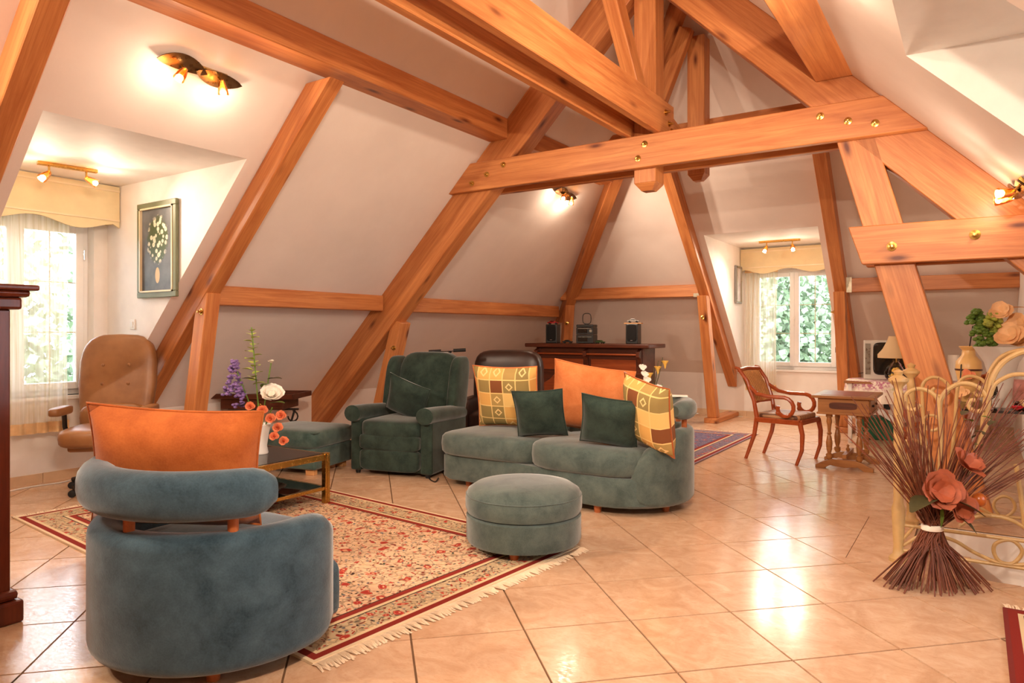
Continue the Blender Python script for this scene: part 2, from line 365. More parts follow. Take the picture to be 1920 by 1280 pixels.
dormer('dormer_back', TB, DB1-DB0, 0, DBZ, zkb, .74, 2.24, .1, DB1-DB0-.06)
window(2, TB, .1, DB1-DB0-.06, .74, 2.24)
dormer('dormer_right', TRt, DR1-DR0, 0, DRZ, zkr, .78, 2.3, .12, DR1-DR0-.12)
window(3, TRt, .12, DR1-DR0-.12, .78, 2.3)
# ---------------------------------------------------------------- floor of diagonal tiles around the stairwell
EU0 = -.62
regs = [(KL, EU0, V0, KB), (EU0, KR, V0, HV0), (EU0, KR, HV1, KB)]
m = MB()
for a, b, c, d in regs+[(EU0, HU0, HV0, HV1)]: m.box(a, b, c, d, -.2, -.006)
floor = struct('floor', m, 'grout')
def clip(poly, k, val, keep_greater):
    out = []
    for i in range(len(poly)):
        p, q = poly[i], poly[(i+1) % len(poly)]; ip = (p[k] >= val) == keep_greater; iq = (q[k] >= val) == keep_greater
        if ip: out.append(p)
        if ip != iq:
            tt = (val-p[k])/(q[k]-p[k]); out.append((p[0]+(q[0]-p[0])*tt, p[1]+(q[1]-p[1])*tt))
    return out
TS = .49; ori = at_z(1182, 1162.9); TA = R_(45); ex = Vector((math.cos(TA), math.sin(TA))); ey = Vector((-ex.y, ex.x)); G = .0045
def tile_mesh(polys, c):
    b = MB()
    for pl in polys:
        n = len(pl); b.add([(p[0]-c[0], p[1]-c[1], -.006) for p in pl]+[(p[0]-c[0], p[1]-c[1], 0) for p in pl], [list(range(n, 2*n))]+[[i, (i+1) % n, n+(i+1) % n, n+i] for i in range(n)])
    return b.mesh('tile')
full = None; tiles = []
for i in range(-26, 27):
    for j in range(-26, 27):
        c = Vector((ori.x, ori.y))+ex*TS*(i+.5)+ey*TS*(j+.5); h = TS/2-G
        q = [tuple(c+ex*h*a+ey*h*b) for a, b in ((-1, -1), (1, -1), (1, 1), (-1, 1))]; ps = []; whole = False
        for a, b, cc, d in regs:
            p = q
            for k, val, gr in ((0, a, True), (0, b, False), (1, cc, True), (1, d, False)):
                if p: p = clip(p, k, val, gr)
            if len(p) > 2:
                ps.append(p)
                if len(p) == 4 and all(abs(p[z][0]-q[z][0])+abs(p[z][1]-q[z][1]) < 1e-6 for z in range(4)): whole = True
        if not ps: continue
        Yc = -SA*c.x+CA*c.y; sz = 0
        if Yc > 1.2:
            x, y = pix((c.x, c.y, 0))
            if -150 < x < 2070 and y < 1400: sz = 1/Yc**3
        tiles.append((sz, c, ps, whole))
tiles.sort(key=lambda t_: -t_[0]); rest = MB()
for n_, (sz, c, ps, whole) in enumerate(tiles):
    if n_ < 290 and sz > 0:
        if whole:
            if full is None: full = tile_mesh([ps[0]], c)
            me = full
        else: me = tile_mesh(ps, c)
        obj('tile', me, 'floor_tile', floor, TR((c.x, c.y, 0)))
    else:
        for pl in ps:
            k = len(pl); rest.add([(p[0], p[1], 0) for p in pl], [list(range(k))])
o = obj('outer_tiles', rest, 'floor_tile', floor); o['kind'] = 'stuff'
for k in range(3):                                 # landing strip, laid square to the stair
    a = HV0+(HV1-HV0)*k/3; obj('landing_tile', MB().box(EU0+.004, HU0, a+.003, a+(HV1-HV0)/3-.003, -.006, 0), 'floor_tile', floor)
# stairwell
m = quads([(HU0, HV1, -.2), (HU1, HV1, -.2), (HU1, HV1, -2.2), (HU0, HV1, -2.2)], [(HU0, HV0, -.2), (HU1, HV0, -.2), (HU1, HV0, -2.2), (HU0, HV0, -2.2)],
          [(HU0, HV0, -.2), (HU0, HV1, -.2), (HU0, HV1, -2.2), (HU0, HV0, -2.2)], [(HU1, HV0, -.006), (HU1, HV1, -.006), (HU1, HV1, -2.2), (HU1, HV0, -2.2)],
          [(HU0, HV0, -2.2), (HU1, HV0, -2.2), (HU1, HV1, -2.2), (HU0, HV1, -2.2)])
for a, b, c in ((HV0, HV0+.002, 1), (HV1-.002, HV1, 1)): m.box(HU0, HU1, a, b, -.2, -.012)
struct('wall_stairwell', m, 'white_wall')
st = thing('staircase', 'tiled staircase going down through the floor opening behind the iron railing', 'stairs', (HU0, HV0, 0))
for k in range(6):
    z = -.18*(k+1); obj('tread', MB().box(.27*k+.0, .27*k+.30, .16, HV1-HV0-.003, z-.04, z), 'floor_tile', st, bevel=.004)
    obj('riser', MB().box(.27*k+.0, .27*k+.02, .16, HV1-HV0-.003, z, z+.14), 'baseboard_tile', st)
# baseboards (tile pieces)
def baseboard(name, p0, p1, nrm):
    p0, p1, nrm = Vector(p0), Vector(p1), Vector(nrm); L = (p1-p0).length; d = (p1-p0)/L; n = max(1, round(L/.42)); root = None
    ang = math.atan2(d.y, d.x)
    for k in range(n):
        mb = MB().box(.002, L/n-.002, 0, .012, 0, .085); loc = p0+d*(L*k/n)
        if d.cross(nrm).z < 0: mb.xf(Matrix.Scale(-1, 4, (0, 1, 0)))
        if root is None: root = struct(name, mb, 'baseboard_tile', TR(loc, ang))
        else: obj('baseboard_tile', mb, 'baseboard_tile', root, TR(loc, ang))
baseboard('baseboard_back', (KL+.02, KB, 0), (PTU, KB, 0), (0, -1, 0))
baseboard('baseboard_left', (KL, DL0, 0), (KL, KB-.02, 0), (1, 0, 0))
# ---------------------------------------------------------------- timber frame
def beam(name, label, p0, p1, side, w, d, n0=None, n1=None, cat='beam', group=None, mat='pine', parent=None):
    p0, p1 = Vector(p0), Vector(p1); ax = (p1-p0).normalized(); sd = Vector(side); sd = (sd-ax*sd.dot(ax)).normalized(); up = ax.cross(sd)
    M = Matrix(((ax.x, sd.x, up.x, p0.x), (ax.y, sd.y, up.y, p0.y), (ax.z, sd.z, up.z, p0.z), (0, 0, 0, 1))); L = (p1-p0).length
    rg = []
    for base, nn, pe in ((0, n0, p0), (L, n1, p1)):
        row = []
        for a, b in ((-1, -1), (1, -1), (1, 1), (-1, 1)):
            q = p0+ax*base+sd*a*w/2+up*b*d/2
            if nn is not None:
                nv = Vector(nn); tt = (pe-q).dot(nv)/ax.dot(nv); q = q+ax*tt
            row.append(M.inverted() @ q)
        rg.append(row)
    mb = MB().rings(rg); o = obj(name, mb, mat, parent, M, bevel=.006, seg=1)
    if parent is None: tag(o, label, cat, group)
    return o
def bolt(parent, p, n, r=.028, L=.03):
    n = Vector(n).normalized(); q = n.to_track_quat('Z', 'Y').to_matrix().to_4x4(); M = Matrix.Translation(Vector(p)) @ q
    mb = MB().lathe([(r, 0), (r, .006), (r*.6, .008), (r*.6, .018), (r*.32, .02), (r*.32, L+.012), (.001, L+.013)], n=12)
    return obj('bolt', mb, 'brass', parent, M, smooth=True)
Q = math.sqrt(.5); ZV = (0, 0, 1); XV = (1, 0, 0); YV = (0, 1, 0)
def slope_pt(side, a, off, v):      # point on a slope, a = height z on the plaster, off = distance into the room
    if side == 'L': return Vector((a-PL+off*Q, v, a-off*Q))
    if side == 'R': return Vector((PR-a-off*Q, v, a-off*Q))
RD, RWd = .185, .14
# common rafters with leaning legs
for v, lab, hasleg in ((1.71, 'pine rafter beside the tall dark cabinet', False), (3.53, 'pine rafter between the dormer with the flower painting and the plant', True)):
    r = beam('rafter', lab, slope_pt('L', .42, RD/2, v), slope_pt('L', 3.2, RD/2, v), YV, RWd, RD, (1, 0, 0), (0, 0, 1))
    if hasleg:
        l = beam('leaning_post', 'leaning pine post under the rafter beside the flower vase', (-5.42, v, 1.64), (-5.74, v, 0), YV, RWd-.01, .15, None, (0, 0, 1))
        bolt(l, (-5.43, v-.065, 1.47), (0, -1, 0))
for u, lab, lab2 in ((-3.13, 'pine rafter between the bar and the caned-chair window', 'leaning pine post between the bar and the caned-chair window'), (-1.40, 'pine rafter between the caned-chair window and the television', 'leaning pine post between the caned-chair window and the cloth-covered table')):
    off = RD/2*Q
    r = beam('rafter', lab, (u, KB-.01-.02, PB-KB-2*off+.06), (u, RV+1.1-off, PB-RV-1.1-off), XV, RWd, RD, (0, 1, 0), None)
    l = beam('leaning_post', lab2, (u, 9.52, 1.80), (u, 9.98, .07), XV, RWd-.01, .15, (0, 0, 1), (0, 0, 1))
    beam('sole_plate', None, (u, 9.84, .035), (u, KB-.02, .035), XV, .19, .07, parent=l)
    bolt(l, (u-.07, 9.58, 1.55), (-1, 0, 0)) if u > -2 else bolt(l, (u, 9.5, 1.5), (0, -1, .2))
# hip rafter and its leg
hp = lambda z, off: Vector((z-PL+off, PB-z-off, z))
hx = Vector((1, -1, 1)).normalized()
hipb = beam('hip_rafter', 'diagonal pine hip rafter in the corner above the bar', hp(1.45, .13), hp(RZ-.1, .13), (1, 1, 0), .15, .2, (0, 0, 1), None)
hl = beam('leaning_post', 'pine post behind one end of the bar counter', hp(1.72, .2), hp(1.72, .2)+Vector((-.3, .3, -1.72)), (1, 1, 0), .15, .15, (0, 0, 1), (0, 0, 1))
bolt(hl, hp(1.72, .2)+Vector((-.04, .0, -.28))+Vector((.05, -.09, 0)), (.4, -1, 0))
# purlins
beam('purlin', 'lower pine purlin along the sloping wall above the tray table', (-5.6, 3.61, 1.62), (-5.6, 5.70, 1.62), ZV, .17, .22)
beam('purlin', 'lower pine purlin along the sloping wall behind the recliner', (-5.6, 5.93, 1.62), (-5.6, hipv(-5.6)-.3, 1.62), ZV, .17, .22)
beam('purlin', 'upper pine purlin crossing the sloping wall above the twin spotlight', (-3.95, V0, 3.30), (-3.95, 5.71, 3.30), ZV, .2, .24)
beam('purlin', 'upper pine purlin on the sloping wall behind the truss', (-3.95, 5.93, 3.30), (-3.95, hipv(-3.95)-.12, 3.30), ZV, .2, .24)
beam('purlin', 'upper pine purlin on the slope over the stair railing', (-.88, V0, 3.30), (-.88, 5.71, 3.30), ZV, .2, .26)
pb = beam('purlin', 'pine purlin on the end slope above the bar', (-5.42, 9.66, 1.88), (-3.2, 9.66, 1.88), ZV, .17, .2)
pb2 = beam('purlin', 'pine purlin on the end slope above the television', (-1.33, 9.66, 1.88), (PTU, 9.66, 1.88), ZV, .17, .2)
obj('hanger_bracket', MB().box(-1.33, -1.27, 9.555, 9.562, 1.79, 1.98), 'steel', pb2, Matrix.Identity(4))
obj('hanger_bracket', MB().box(-3.28, -3.20, 9.555, 9.562, 1.79, 1.84), 'steel', pb, Matrix.Identity(4))
# main truss at v = 5.72 .. 5.92
TV = 5.82; PD = .34
tl = beam('principal_rafter', 'heavy pine principal rafter of the truss rising from behind the footstool', slope_pt('L', .62, PD/2, TV)+Vector((-.3, 0, -.3)), slope_pt('L', RZ-.05, PD/2, TV), YV, .2, PD, (1, 0, 0), (1, 0, 0))
beam('leaning_post', 'leaning pine post behind the green recliner', (-5.35, TV+.02, 1.42), (-5.78, TV+.02, 0), YV, .17, .14, None, (0, 0, 1))
bo = [o for o in COL.objects if o.name.startswith('leaning_post')][-1]
bolt(bo, (-5.38, TV-.07, 1.12), (0, -1, 0))
tr_ = beam('principal_rafter', 'heavy pine principal rafter of the truss descending towards the stair railing', slope_pt('R', RZ-.05, PD/2, TV), slope_pt('R', 1.75, PD/2, TV), YV, .2, PD, (1, 0, 0), (0, 0, 1))
tleg = beam('truss_strut', 'heavy leaning pine leg of the truss in front of the television', (-.78, TV, 2.9), (-.02, TV, .06), YV, .2, .25, (0, 0, 1), (0, 0, 1))
obj('base_block', MB().box(-.28, .3, TV-.16, TV+.16, 0, .07), 'pine', tleg, bevel=.005)
cz0, cz1 = 2.72, 3.0
for k, (vc, lab) in enumerate(((5.685, 'front plank of the pine collar tie with brass bolts'), (5.955, 'rear plank of the pine collar tie behind the king post'))):
    z = (cz0+cz1)/2
    cb = beam('collar_tie', lab, ((cz0+z)/2*0+z-PL, vc, z), (PR-z, vc, z), YV, .07, cz1-cz0, (1, 0, -1), (1, 0, 1))
    if k == 0:
        for px, py in ((885, 344), (913, 327), (944, 309), (1209, 270), (1196, 297), (1538, 218), (1590, 227), (1641, 231)):
            bolt(cb, at_v(px, py, 5.65), (0, -1, 0))
for k, (vc, lab) in enumerate(((5.685, 'front plank of the pine tie beam over the railing'), (5.955, 'rear plank of the pine tie beam over the railing'))):
    z0, z1 = 1.79, 2.07; z = (z0+z1)/2
    bb = beam('tie_beam', lab, (-.73, vc, z), (1.3 if k == 0 else 1.2, vc, z), YV, .07, z1-z0, (1, 0, .33), None)
    if k == 0:
        for px, py in ((1672, 462), (1828, 440)): bolt(bb, at_v(px, py, 5.65), (0, -1, 0), .034)
kp = beam('king_post', 'thick pine king post hanging through the collar tie', (RU, TV, 2.6), (RU, TV, RZ-.12), YV, .2, .2)
obj('chamfered_foot', MB().lathe([(.07, -.06), (.135, 0), (.135, .001)], (0, 0, 0), 4).xf(Matrix.Rotation(R_(45), 4, 'Z')), 'pine', kp, TR((RU, TV, 2.6)))
for s_, lab in ((1, 'long pine ridge tie plank with end bolts on the stair side'), (-1, 'long pine ridge tie plank on the dormer painting side')):
    lb = beam('ridge_tie', lab, (RU+s_*.135, V0, 3.15), (RU+s_*.135, 5.98, 3.15), ZV, .3, .07)
    if s_ > 0:
        bolt(lb, (RU+.17, 5.78, 3.20), (1, 0, 0)); bolt(lb, (RU+.17, 5.86, 3.12), (1, 0, 0)); bolt(lb, (RU+.17, 5.92, 3.07), (1, 0, 0))
beam('brace', 'pine brace rising from the ridge tie in front of the king post', (RU, 5.66, 3.22), (RU, 4.55, 4.62), XV, .12, .16, (0, 0, 1), None)
kp2 = beam('king_post', 'slimmer pine post hanging behind the collar tie', (RU, 7.15, 2.93), (RU, 7.15, 4.36), YV, .18, .18)
obj('chamfered_foot', MB().lathe([(.06, -.06), (.12, 0), (.12, .001)], (0, 0, 0), 4).xf(Matrix.Rotation(R_(45), 4, 'Z')), 'pine', kp2, TR((RU, 7.15, 2.93)))
beam('collar_tie', 'dark upper pine tie behind the king posts', (-3.55, 7.27, 3.4), (-1.25, 7.27, 3.4), YV, .08, .26, (1, 0, -1), (1, 0, 1))
beam('brace', 'short pine brace behind the king post', (-2.85, 6.95, 3.45), (-2.45, 6.95, 4.4), YV, .1, .14)
beam('brace', 'pine brace between the two king posts', (RU, 5.95, 3.3), (RU, 7.05, 3.05), XV, .1, .16)
# ---------------------------------------------------------------- lamps
def spot_lamp(name, label, M, fancy=True, energy=1.0, aim=((-.35, .25, 1), (.3, .2, 1)), L=.26, beam_to=None):
    # local z points away from the surface, x runs along the fixture
    r = thing(name, label, 'lamp', M=M)
    if fancy:
        for k, (cx, fl) in enumerate(((-.5*L, 1), (.5*L, -1))):
            n = 14; top, bot = [], []
            for i in range(n+1):
                a = -1+2*i/n; w = (1-a*a)**.8*.055+.001
                for lst, zz in ((top, .03), (bot, .024)):
                    lst.append(((cx+a*.17, fl*.02*(1-a*a)+w, zz+.02*a*a)))
                    lst.append(((cx+a*.17, fl*.02*(1-a*a)-w, zz+.02*a*a)))
            mb = MB(); o = len(mb.v); mb.v += [Vector(p) for p in top+bot]; h = len(top)
            for i in range(n):
                a, b, c, d = 2*i, 2*i+1, 2*i+3, 2*i+2
                mb.f += [[a, b, c, d], [h+d, h+c, h+b, h+a], [a, d, h+d, h+a], [b, h+b, h+c, c]]
            mb.f += [[0, h, h+1, 1], [2*n, 2*n+1, h+2*n+1, h+2*n]]
            obj('leaf_plate', mb, 'bronze', r, smooth=True)
        obj('backplate', MB().box(-L*.75, L*.75, -.03, .03, 0, .024), 'brass', r, bevel=.004)
    else:
        obj('rail', MB().box(-L*.8, L*.8, -.022, .022, 0, .028), 'brass', r, bevel=.005)
    for k, (sx, d) in enumerate(((-.5*L, aim[0]), (.5*L, aim[1]))):
        d = Vector(d).normalized(); p = Vector((sx, 0, .03)); e = p+Vector((0, 0, .05))
        obj('arm', MB().tube([p-Vector((0, 0, .01)), e], .008, 8), 'brass', r, smooth=True)
        q = d.to_track_quat('Z', 'Y').to_matrix().to_4x4(); CM = M @ Matrix.Translation(e) @ q
        cup = obj('cup', MB().rings([[(rr*math.cos(2*math.pi*j/16), rr*math.sin(2*math.pi*j/16), z) for j in range(16)] for rr, z in ((.012, -.012), (.02, 0), (.03, .04), (.036, .085), (.034, .085), (.028, .04), (.016, .004))], cap=False), 'amber_glass', r, CM, smooth=True)
        obj('bulb', MB().squad(.022, .022, .018, 1, 1, (0, 0, .07), 12, 8), 'bulb', r, CM, smooth='all')
        for ty, en in (('SPOT', LAMP_W*1.5*energy), ('POINT', LAMP_W*.09*energy)):
            ld = bpy.data.lights.new('bulb_light', ty); ld.energy = en; ld.color = LAMP_C; ld.shadow_soft_size = .03
            if ty == 'SPOT': ld.spot_size = R_(140); ld.spot_blend = 1.0
            lo = bpy.data.objects.new('bulb_light', ld); COL.objects.link(lo)
            LM = CM @ Matrix.Translation((0, 0, .1)) @ Matrix.Rotation(math.pi, 4, 'X'); 
            if ty == 'SPOT' and beam_to: LM = Matrix.Translation(LM.translation) @ Vector(beam_to).to_track_quat('-Z', 'Y').to_matrix().to_4x4()
            place(lo, r, LM)
    return r
def frame(o, x, z):                 # matrix from origin, local x axis and local z axis
    x, z = Vector(x).normalized(), Vector(z).normalized(); y = z.cross(x); o = Vector(o)
    return Matrix(((x.x, y.x, z.x, o.x), (x.y, y.y, z.y, o.y), (x.z, y.z, z.z, o.z), (0, 0, 0, 1)))
NL, NR = Vector((Q, 0, -Q)), Vector((-Q, 0, -Q))
spot_lamp('wall_spotlight', 'bronze twin spotlight on the slope above the leather-chair dormer', frame(slope_pt('L', 3.02, 0, 2.68), (0, 1, 0), NL), True, 1.0, ((-.5, -.6, .6), (.25, -.8, .55)), beam_to=(1,.35,-.12))
spot_lamp('ceiling_spotlight', 'brass twin spotlight on the ceiling of the leather-chair dormer', frame((-6.0, 2.68, DLZ), (.15, 1, 0), (0, 0, -1)), False, .7, ((-.6, .3, .6), (.9, .3, .5)), beam_to=(1,0,-.6))
spot_lamp('wall_spotlight', 'twin spotlight on the slope behind the collar tie', frame(slope_pt('L', 3.02, 0, 7.55), (0, 1, 0), NL), True, 1.7, ((-.7, -.3, .7), (.3, -.8, .4)), .2, beam_to=(.8,.4,-.5))
spot_lamp('ceiling_spotlight', 'brass twin spotlight on the ceiling of the caned-chair window dormer', frame((-2.25, 10.1, DBZ), (1, 0, 0), (0, 0, -1)), False, .8, ((-.2, .5, .8), (.2, .5, .8)), .34)
spot_lamp('wall_spotlight', 'spotlight on the slope at the end of the truss over the railing', frame(slope_pt('R', 2.2, 0, 5.3), (0, 1, 0), NR), True, .5, ((-.5, -.5, .7), (.3, -.6, .6)), beam_to=(-1,-.4,.15))
spot_lamp('wall_spotlight', 'added twin fill spotlight on the slope above the stair dormer', frame(slope_pt('R', 3.05, 0, 3.45), (0, 1, 0), NR), True, 1.2, ((-.3, .4, .8), (.3, .4, .8)), beam_to=(-.9,.6,-.1))  # unseen fixture added to light the stair side of the room
spot_lamp('wall_spotlight', 'added twin fill spotlight on the slope above the dark red rug', frame(slope_pt('R', 2.7, 0, .6), (0, 1, 0), NR), True, 3.2, ((-.3, .4, .8), (.3, .4, .8)), beam_to=(-.5,1,-.2))  # extra lamp behind the camera, added as frontal fill towards the end wall
spot_lamp('wall_spotlight', 'added twin fill spotlight on the slope beside the front wall', frame(slope_pt('L', 3.02, 0, -.4), (0, 1, 0), NL), True, 3.2, ((-.3, .3, .8), (.3, .3, .8)), beam_to=(.35,1,-.22))  # added out of view to brighten the lower walls and furniture fronts
# ---------------------------------------------------------------- outside
def blob_tree(label, loc, r, hgt, seed, mat):
    rn = random.Random(seed); th = thing('tree', label, 'tree', loc)
    obj('trunk', MB().tube([(0, 0, 0), (.1, 0, hgt*.4), (0, .1, hgt*.8)], [.18, .13, .05], 8), 'twig', th, smooth=True)
    cr = MB()
    for _ in range(6500):
        d = Vector((rn.gauss(0, 1), rn.gauss(0, 1), rn.gauss(0, 1))).normalized()*r*rn.random()**.4; c = d*1.0+Vector((0, 0, hgt)); c.z = hgt+(d.z*hgt*.75/r)
        a = Vector((rn.gauss(0, 1), rn.gauss(0, 1), rn.gauss(0, 1))).normalized()*.07; b = a.cross(Vector((rn.random(), rn.random(), rn.random()))).normalized()*.055
        cr.add([c-a-b, c+a-b, c+a+b, c-a+b], [[0, 1, 2, 3]])
    me = bpy.data.meshes.new('foliage'); me.from_pydata([tuple(p) for p in cr.v], [], cr.f)
    obj('foliage', me, mat, th)
plain('leaf_outside', (132, 152, 124), .7, .5, 3); plain('leaf_yellow', (172, 174, 130), .7, .4, 3); plain('grass_outside', (156, 166, 146), .9, .3, 2)
struct('ground_outside', MB().box(-60, 40, -30, 60, -3.2, -3.0).add([(-30, 16, -3), (30, 16, -3), (30, 40, 6), (-30, 40, 6)], [[0, 1, 2, 3]]), 'grass_outside')
for k, (x, y, r, h, mt) in enumerate(((-4.3, 18.6, 1.9, 3.0, 'leaf_outside'), (-.2, 19.0, 1.8, 2.6, 'leaf_yellow'), (-3.4, 24.5, 2.4, 3.6, 'leaf_outside'), (-10, 24, 2.6, 3.8, 'leaf_outside'))):
    blob_tree(['round green tree outside the caned-chair window', 'yellowish tree outside the caned-chair window', 'tall green tree on the hillside', 'broad green tree on the hillside beyond the corner'][k], (x, y, -2.9+max(0, (y-16)*.375)), r, h, k, mt)
for k, (x, y, r, h) in enumerate(((-13.5, 5.0, 2.6, 3.6), (-15.5, -1.0, 2.4, 3.8))):
    blob_tree(['pale green tree outside the leather-chair dormer window', 'leafy tree outside beside the leather-chair dormer'][k], (x, y, -3), r, h, 10+k, 'leaf_outside')
# ---------------------------------------------------------------- curtains, blinds, pictures
def curtain(name, label, T, x0, x1, y, z0, z1, folds, amp, mat='sheer', gather=.5):
    mb = MB(); nx, nz = folds*8, 14; N = nx+1
    for j in range(nz+1):
        tz = j/nz
        for i in range(N):
            tx = i/nx; g = amp*(.5+.5*tz*gather+.3*math.sin(5*tx+2*tz))
            mb.v.append(Vector((x0+(x1-x0)*tx+.015*math.sin(9*tx+3*tz), y+g*math.sin(2*math.pi*folds*tx+.8*math.sin(3*tz+tx*4)), z1+(z0-z1)*tz)))
    for j in range(nz):
        for i in range(nx): mb.f.append([j*N+i, j*N+i+1, (j+1)*N+i+1, (j+1)*N+i])
    me = bpy.data.meshes.new(name); me.from_pydata([tuple(p) for p in mb.v], [], mb.f); me.polygons.foreach_set('use_smooth', [True]*len(me.polygons))
    root = thing(name, label, 'curtain', M=T); obj('sheer_panel', me, mat, root)
    hem = MB(); k0 = (nz)*N
    for dz, yy in ((0, 0), (.09, 0)):
        for i in range(N): p = mb.v[k0+i].copy(); p.z += dz; p.y += .004; hem.v.append(p)
    hem.f = [[i, i+1, N+i+1, N+i] for i in range(nx)]
    me = bpy.data.meshes.new('hem'); me.from_pydata([tuple(p) for p in hem.v], [], hem.f); obj('hem', me, 'peach_band', root)
    tp = MB(); tp.box(x0-.01, x1+.01, y-.02, y+.02, z1-.01, z1+.03); obj('gathered_heading', tp, 'peach_band', root, bevel=.008)
    return root
plain('peach_band', (226, 190, 140), .85, .1, 20)
curtain('curtain', 'sheer cream curtain over the dormer window behind the leather chair', TL, .04, 1.0, .16, .45, 2.3, 9, .03)
curtain('curtain', 'sheer white curtain drawn to one side of the caned-chair window', TB, .06, .52, .14, .42, 2.2, 6, .03)
def valance(label, T, x0, x1, z0, z1):
    r = thing('valance', label, 'valance', M=T); mb = MB(); n = 24
    for i in range(n+1):
        x = x0+(x1-x0)*i/n; zz = z0+.035*math.cos(4*math.pi*i/n)*(1 if 0 < i < n else 0)
        for y in (.215, .235): mb.v += [Vector((x, y, zz)), Vector((x, y, z1))]
    for i in range(n):
        a = 4*i; b = 4*i+4; mb.f += [[a, b, b+1, a+1], [a+2, a+3, b+3, b+2], [a, a+2, b+2, b], [a+1, b+1, b+3, a+3]]
    mb.f += [[0, 1, 3, 2], [4*n, 4*n+2, 4*n+3, 4*n+1]]
    obj('pelmet_board', mb, 'cream_fabric', r)
    obj('trim_band', MB().box(x0, x1, .236, .242, z0+.055, z0+.07).box(x0, x1, .236, .242, z1-.05, z1-.035), 'ceramic', r)
    for x in (x0, x1-.02): obj('end_board', MB().box(x, x+.02, .01, .215, z0+.04, z1), 'cream_fabric', r)
valance('cream fabric pelmet with a wavy edge over the leather-chair dormer window', TL, .01, DL1-DL0-.01, 2.24, DLZ-.01)
valance('cream fabric pelmet over the caned-chair window', TB, .01, DB1-DB0-.01, 2.2, DBZ-.03)
def picture(name, label, M, w, h, fmat, cmat, fw=.045, mat2=None):
    r = thing(name, label, 'picture', M=M); fr = MB()     # local x width, z height, y = out of wall (negative towards viewer)
    for a, b, c, d in ((-w/2, w/2, 0, fw), (-w/2, w/2, h-fw, h), (-w/2, -w/2+fw, fw, h-fw), (w/2-fw, w/2, fw, h-fw)): fr.box(a, b, -.03, 0, c, d)
    obj('frame', fr, fmat, r, bevel=.006)
    f2 = MB(); k = fw-.004
    for a, b, c, d in ((-w/2+k, w/2-k, k, k+.014), (-w/2+k, w/2-k, h-k-.014, h-k), (-w/2+k, -w/2+k+.014, k, h-k), (w/2-k-.014, w/2-k, k, h-k)): f2.box(a, b, -.036, -.004, c, d)
    obj('inner_trim', f2, mat2 or 'ceramic', r)
    obj('canvas', MB().box(-w/2+fw-.005, w/2-fw+.005, -.014, -.004, fw-.005, h-fw+.005), cmat, r); return r
plain('frame_green', (112, 116, 88), .5, .12); plain('frame_silver', (150, 148, 146), .4, .08)
# painted bouquet on dark ground
t = NT('bouquet_canvas'); tc = t.n('ShaderNodeTexCoord'); sx = t.n('ShaderNodeSeparateXYZ'); t.l(tc.outputs['Object'], sx.inputs[0]); X, Z = sx.outputs['X'], sx.outputs['Z']
bgc = t.ramp(t.noise(tc.outputs['Object'], 3, 4), [(.35, lin(62, 66, 72)), (.65, lin(112, 114, 116))])
ell = lambda cx, cz, a, b: t.math('ADD', t.math('POWER', t.math('DIVIDE', t.math('SUBTRACT', X, cx), a), 2.0), t.math('POWER', t.math('DIVIDE', t.math('SUBTRACT', Z, cz), b), 2.0))
wob = t.math('MULTIPLY', t.noise(tc.outputs['Object'], 22, 3), 1.1)
fol = t.ramp(t.math('MULTIPLY', t.math('ADD', ell(0, .50, .17, .22), wob), .4), [(.46, (1, 1, 1)), (.62, (0, 0, 0))])
vo = t.n('ShaderNodeTexVoronoi'); vo.inputs['Scale'].default_value = 22; t.l(tc.outputs['Object'], vo.inputs['Vector'])
petal = t.ramp(vo.outputs['Distance'], [(.08, lin(196, 170, 90)), (.16, lin(232, 226, 200)), (.42, lin(214, 208, 184)), (.5, lin(70, 84, 48))])
col = t.mix(fol, bgc, petal)
vase = t.ramp(ell(0, .19, .036, .07), [(.85, (1, 1, 1)), (1.0, (0, 0, 0))]); col = t.mix(vase, col, lin(206, 176, 130))
t.set(col, .5)
t = NT('pale_print'); tc = t.n('ShaderNodeTexCoord'); n = t.noise(tc.outputs['Object'], 9, 4); t.set(t.ramp(n, [(.4, lin(226, 218, 214)), (.6, lin(206, 190, 190)), (.7, lin(150, 140, 150))]), .4)
cp = at_v(299, 468, DL1)
picture('painting', 'framed painting of white flowers in a vase on the dormer cheek', TR((cp.x, DL1-.004, cp.z-.41)), .60, .82, 'frame_green', 'bouquet_canvas', .05)
cp = at_u(1382, 535, DB0)
picture('picture', 'narrow silver framed print beside the caned-chair window', TR((DB0+.004, cp.y, cp.z-.27), R_(90)), .30, .56, 'frame_silver', 'pale_print', .022, 'steel')
sw = at_v(250, 608, DL1); r = thing('light_switch', 'white light switch on the dormer cheek below the painting', 'switch', (sw.x, DL1, sw.z-.045)); obj('plate', MB().box(-.04, .04, -.012, 0, 0, .09), 'white_plastic', r, bevel=.004); obj('rocker', MB().box(-.02, .02, -.018, -.01, .02, .07), 'white_plastic', r, bevel=.003)
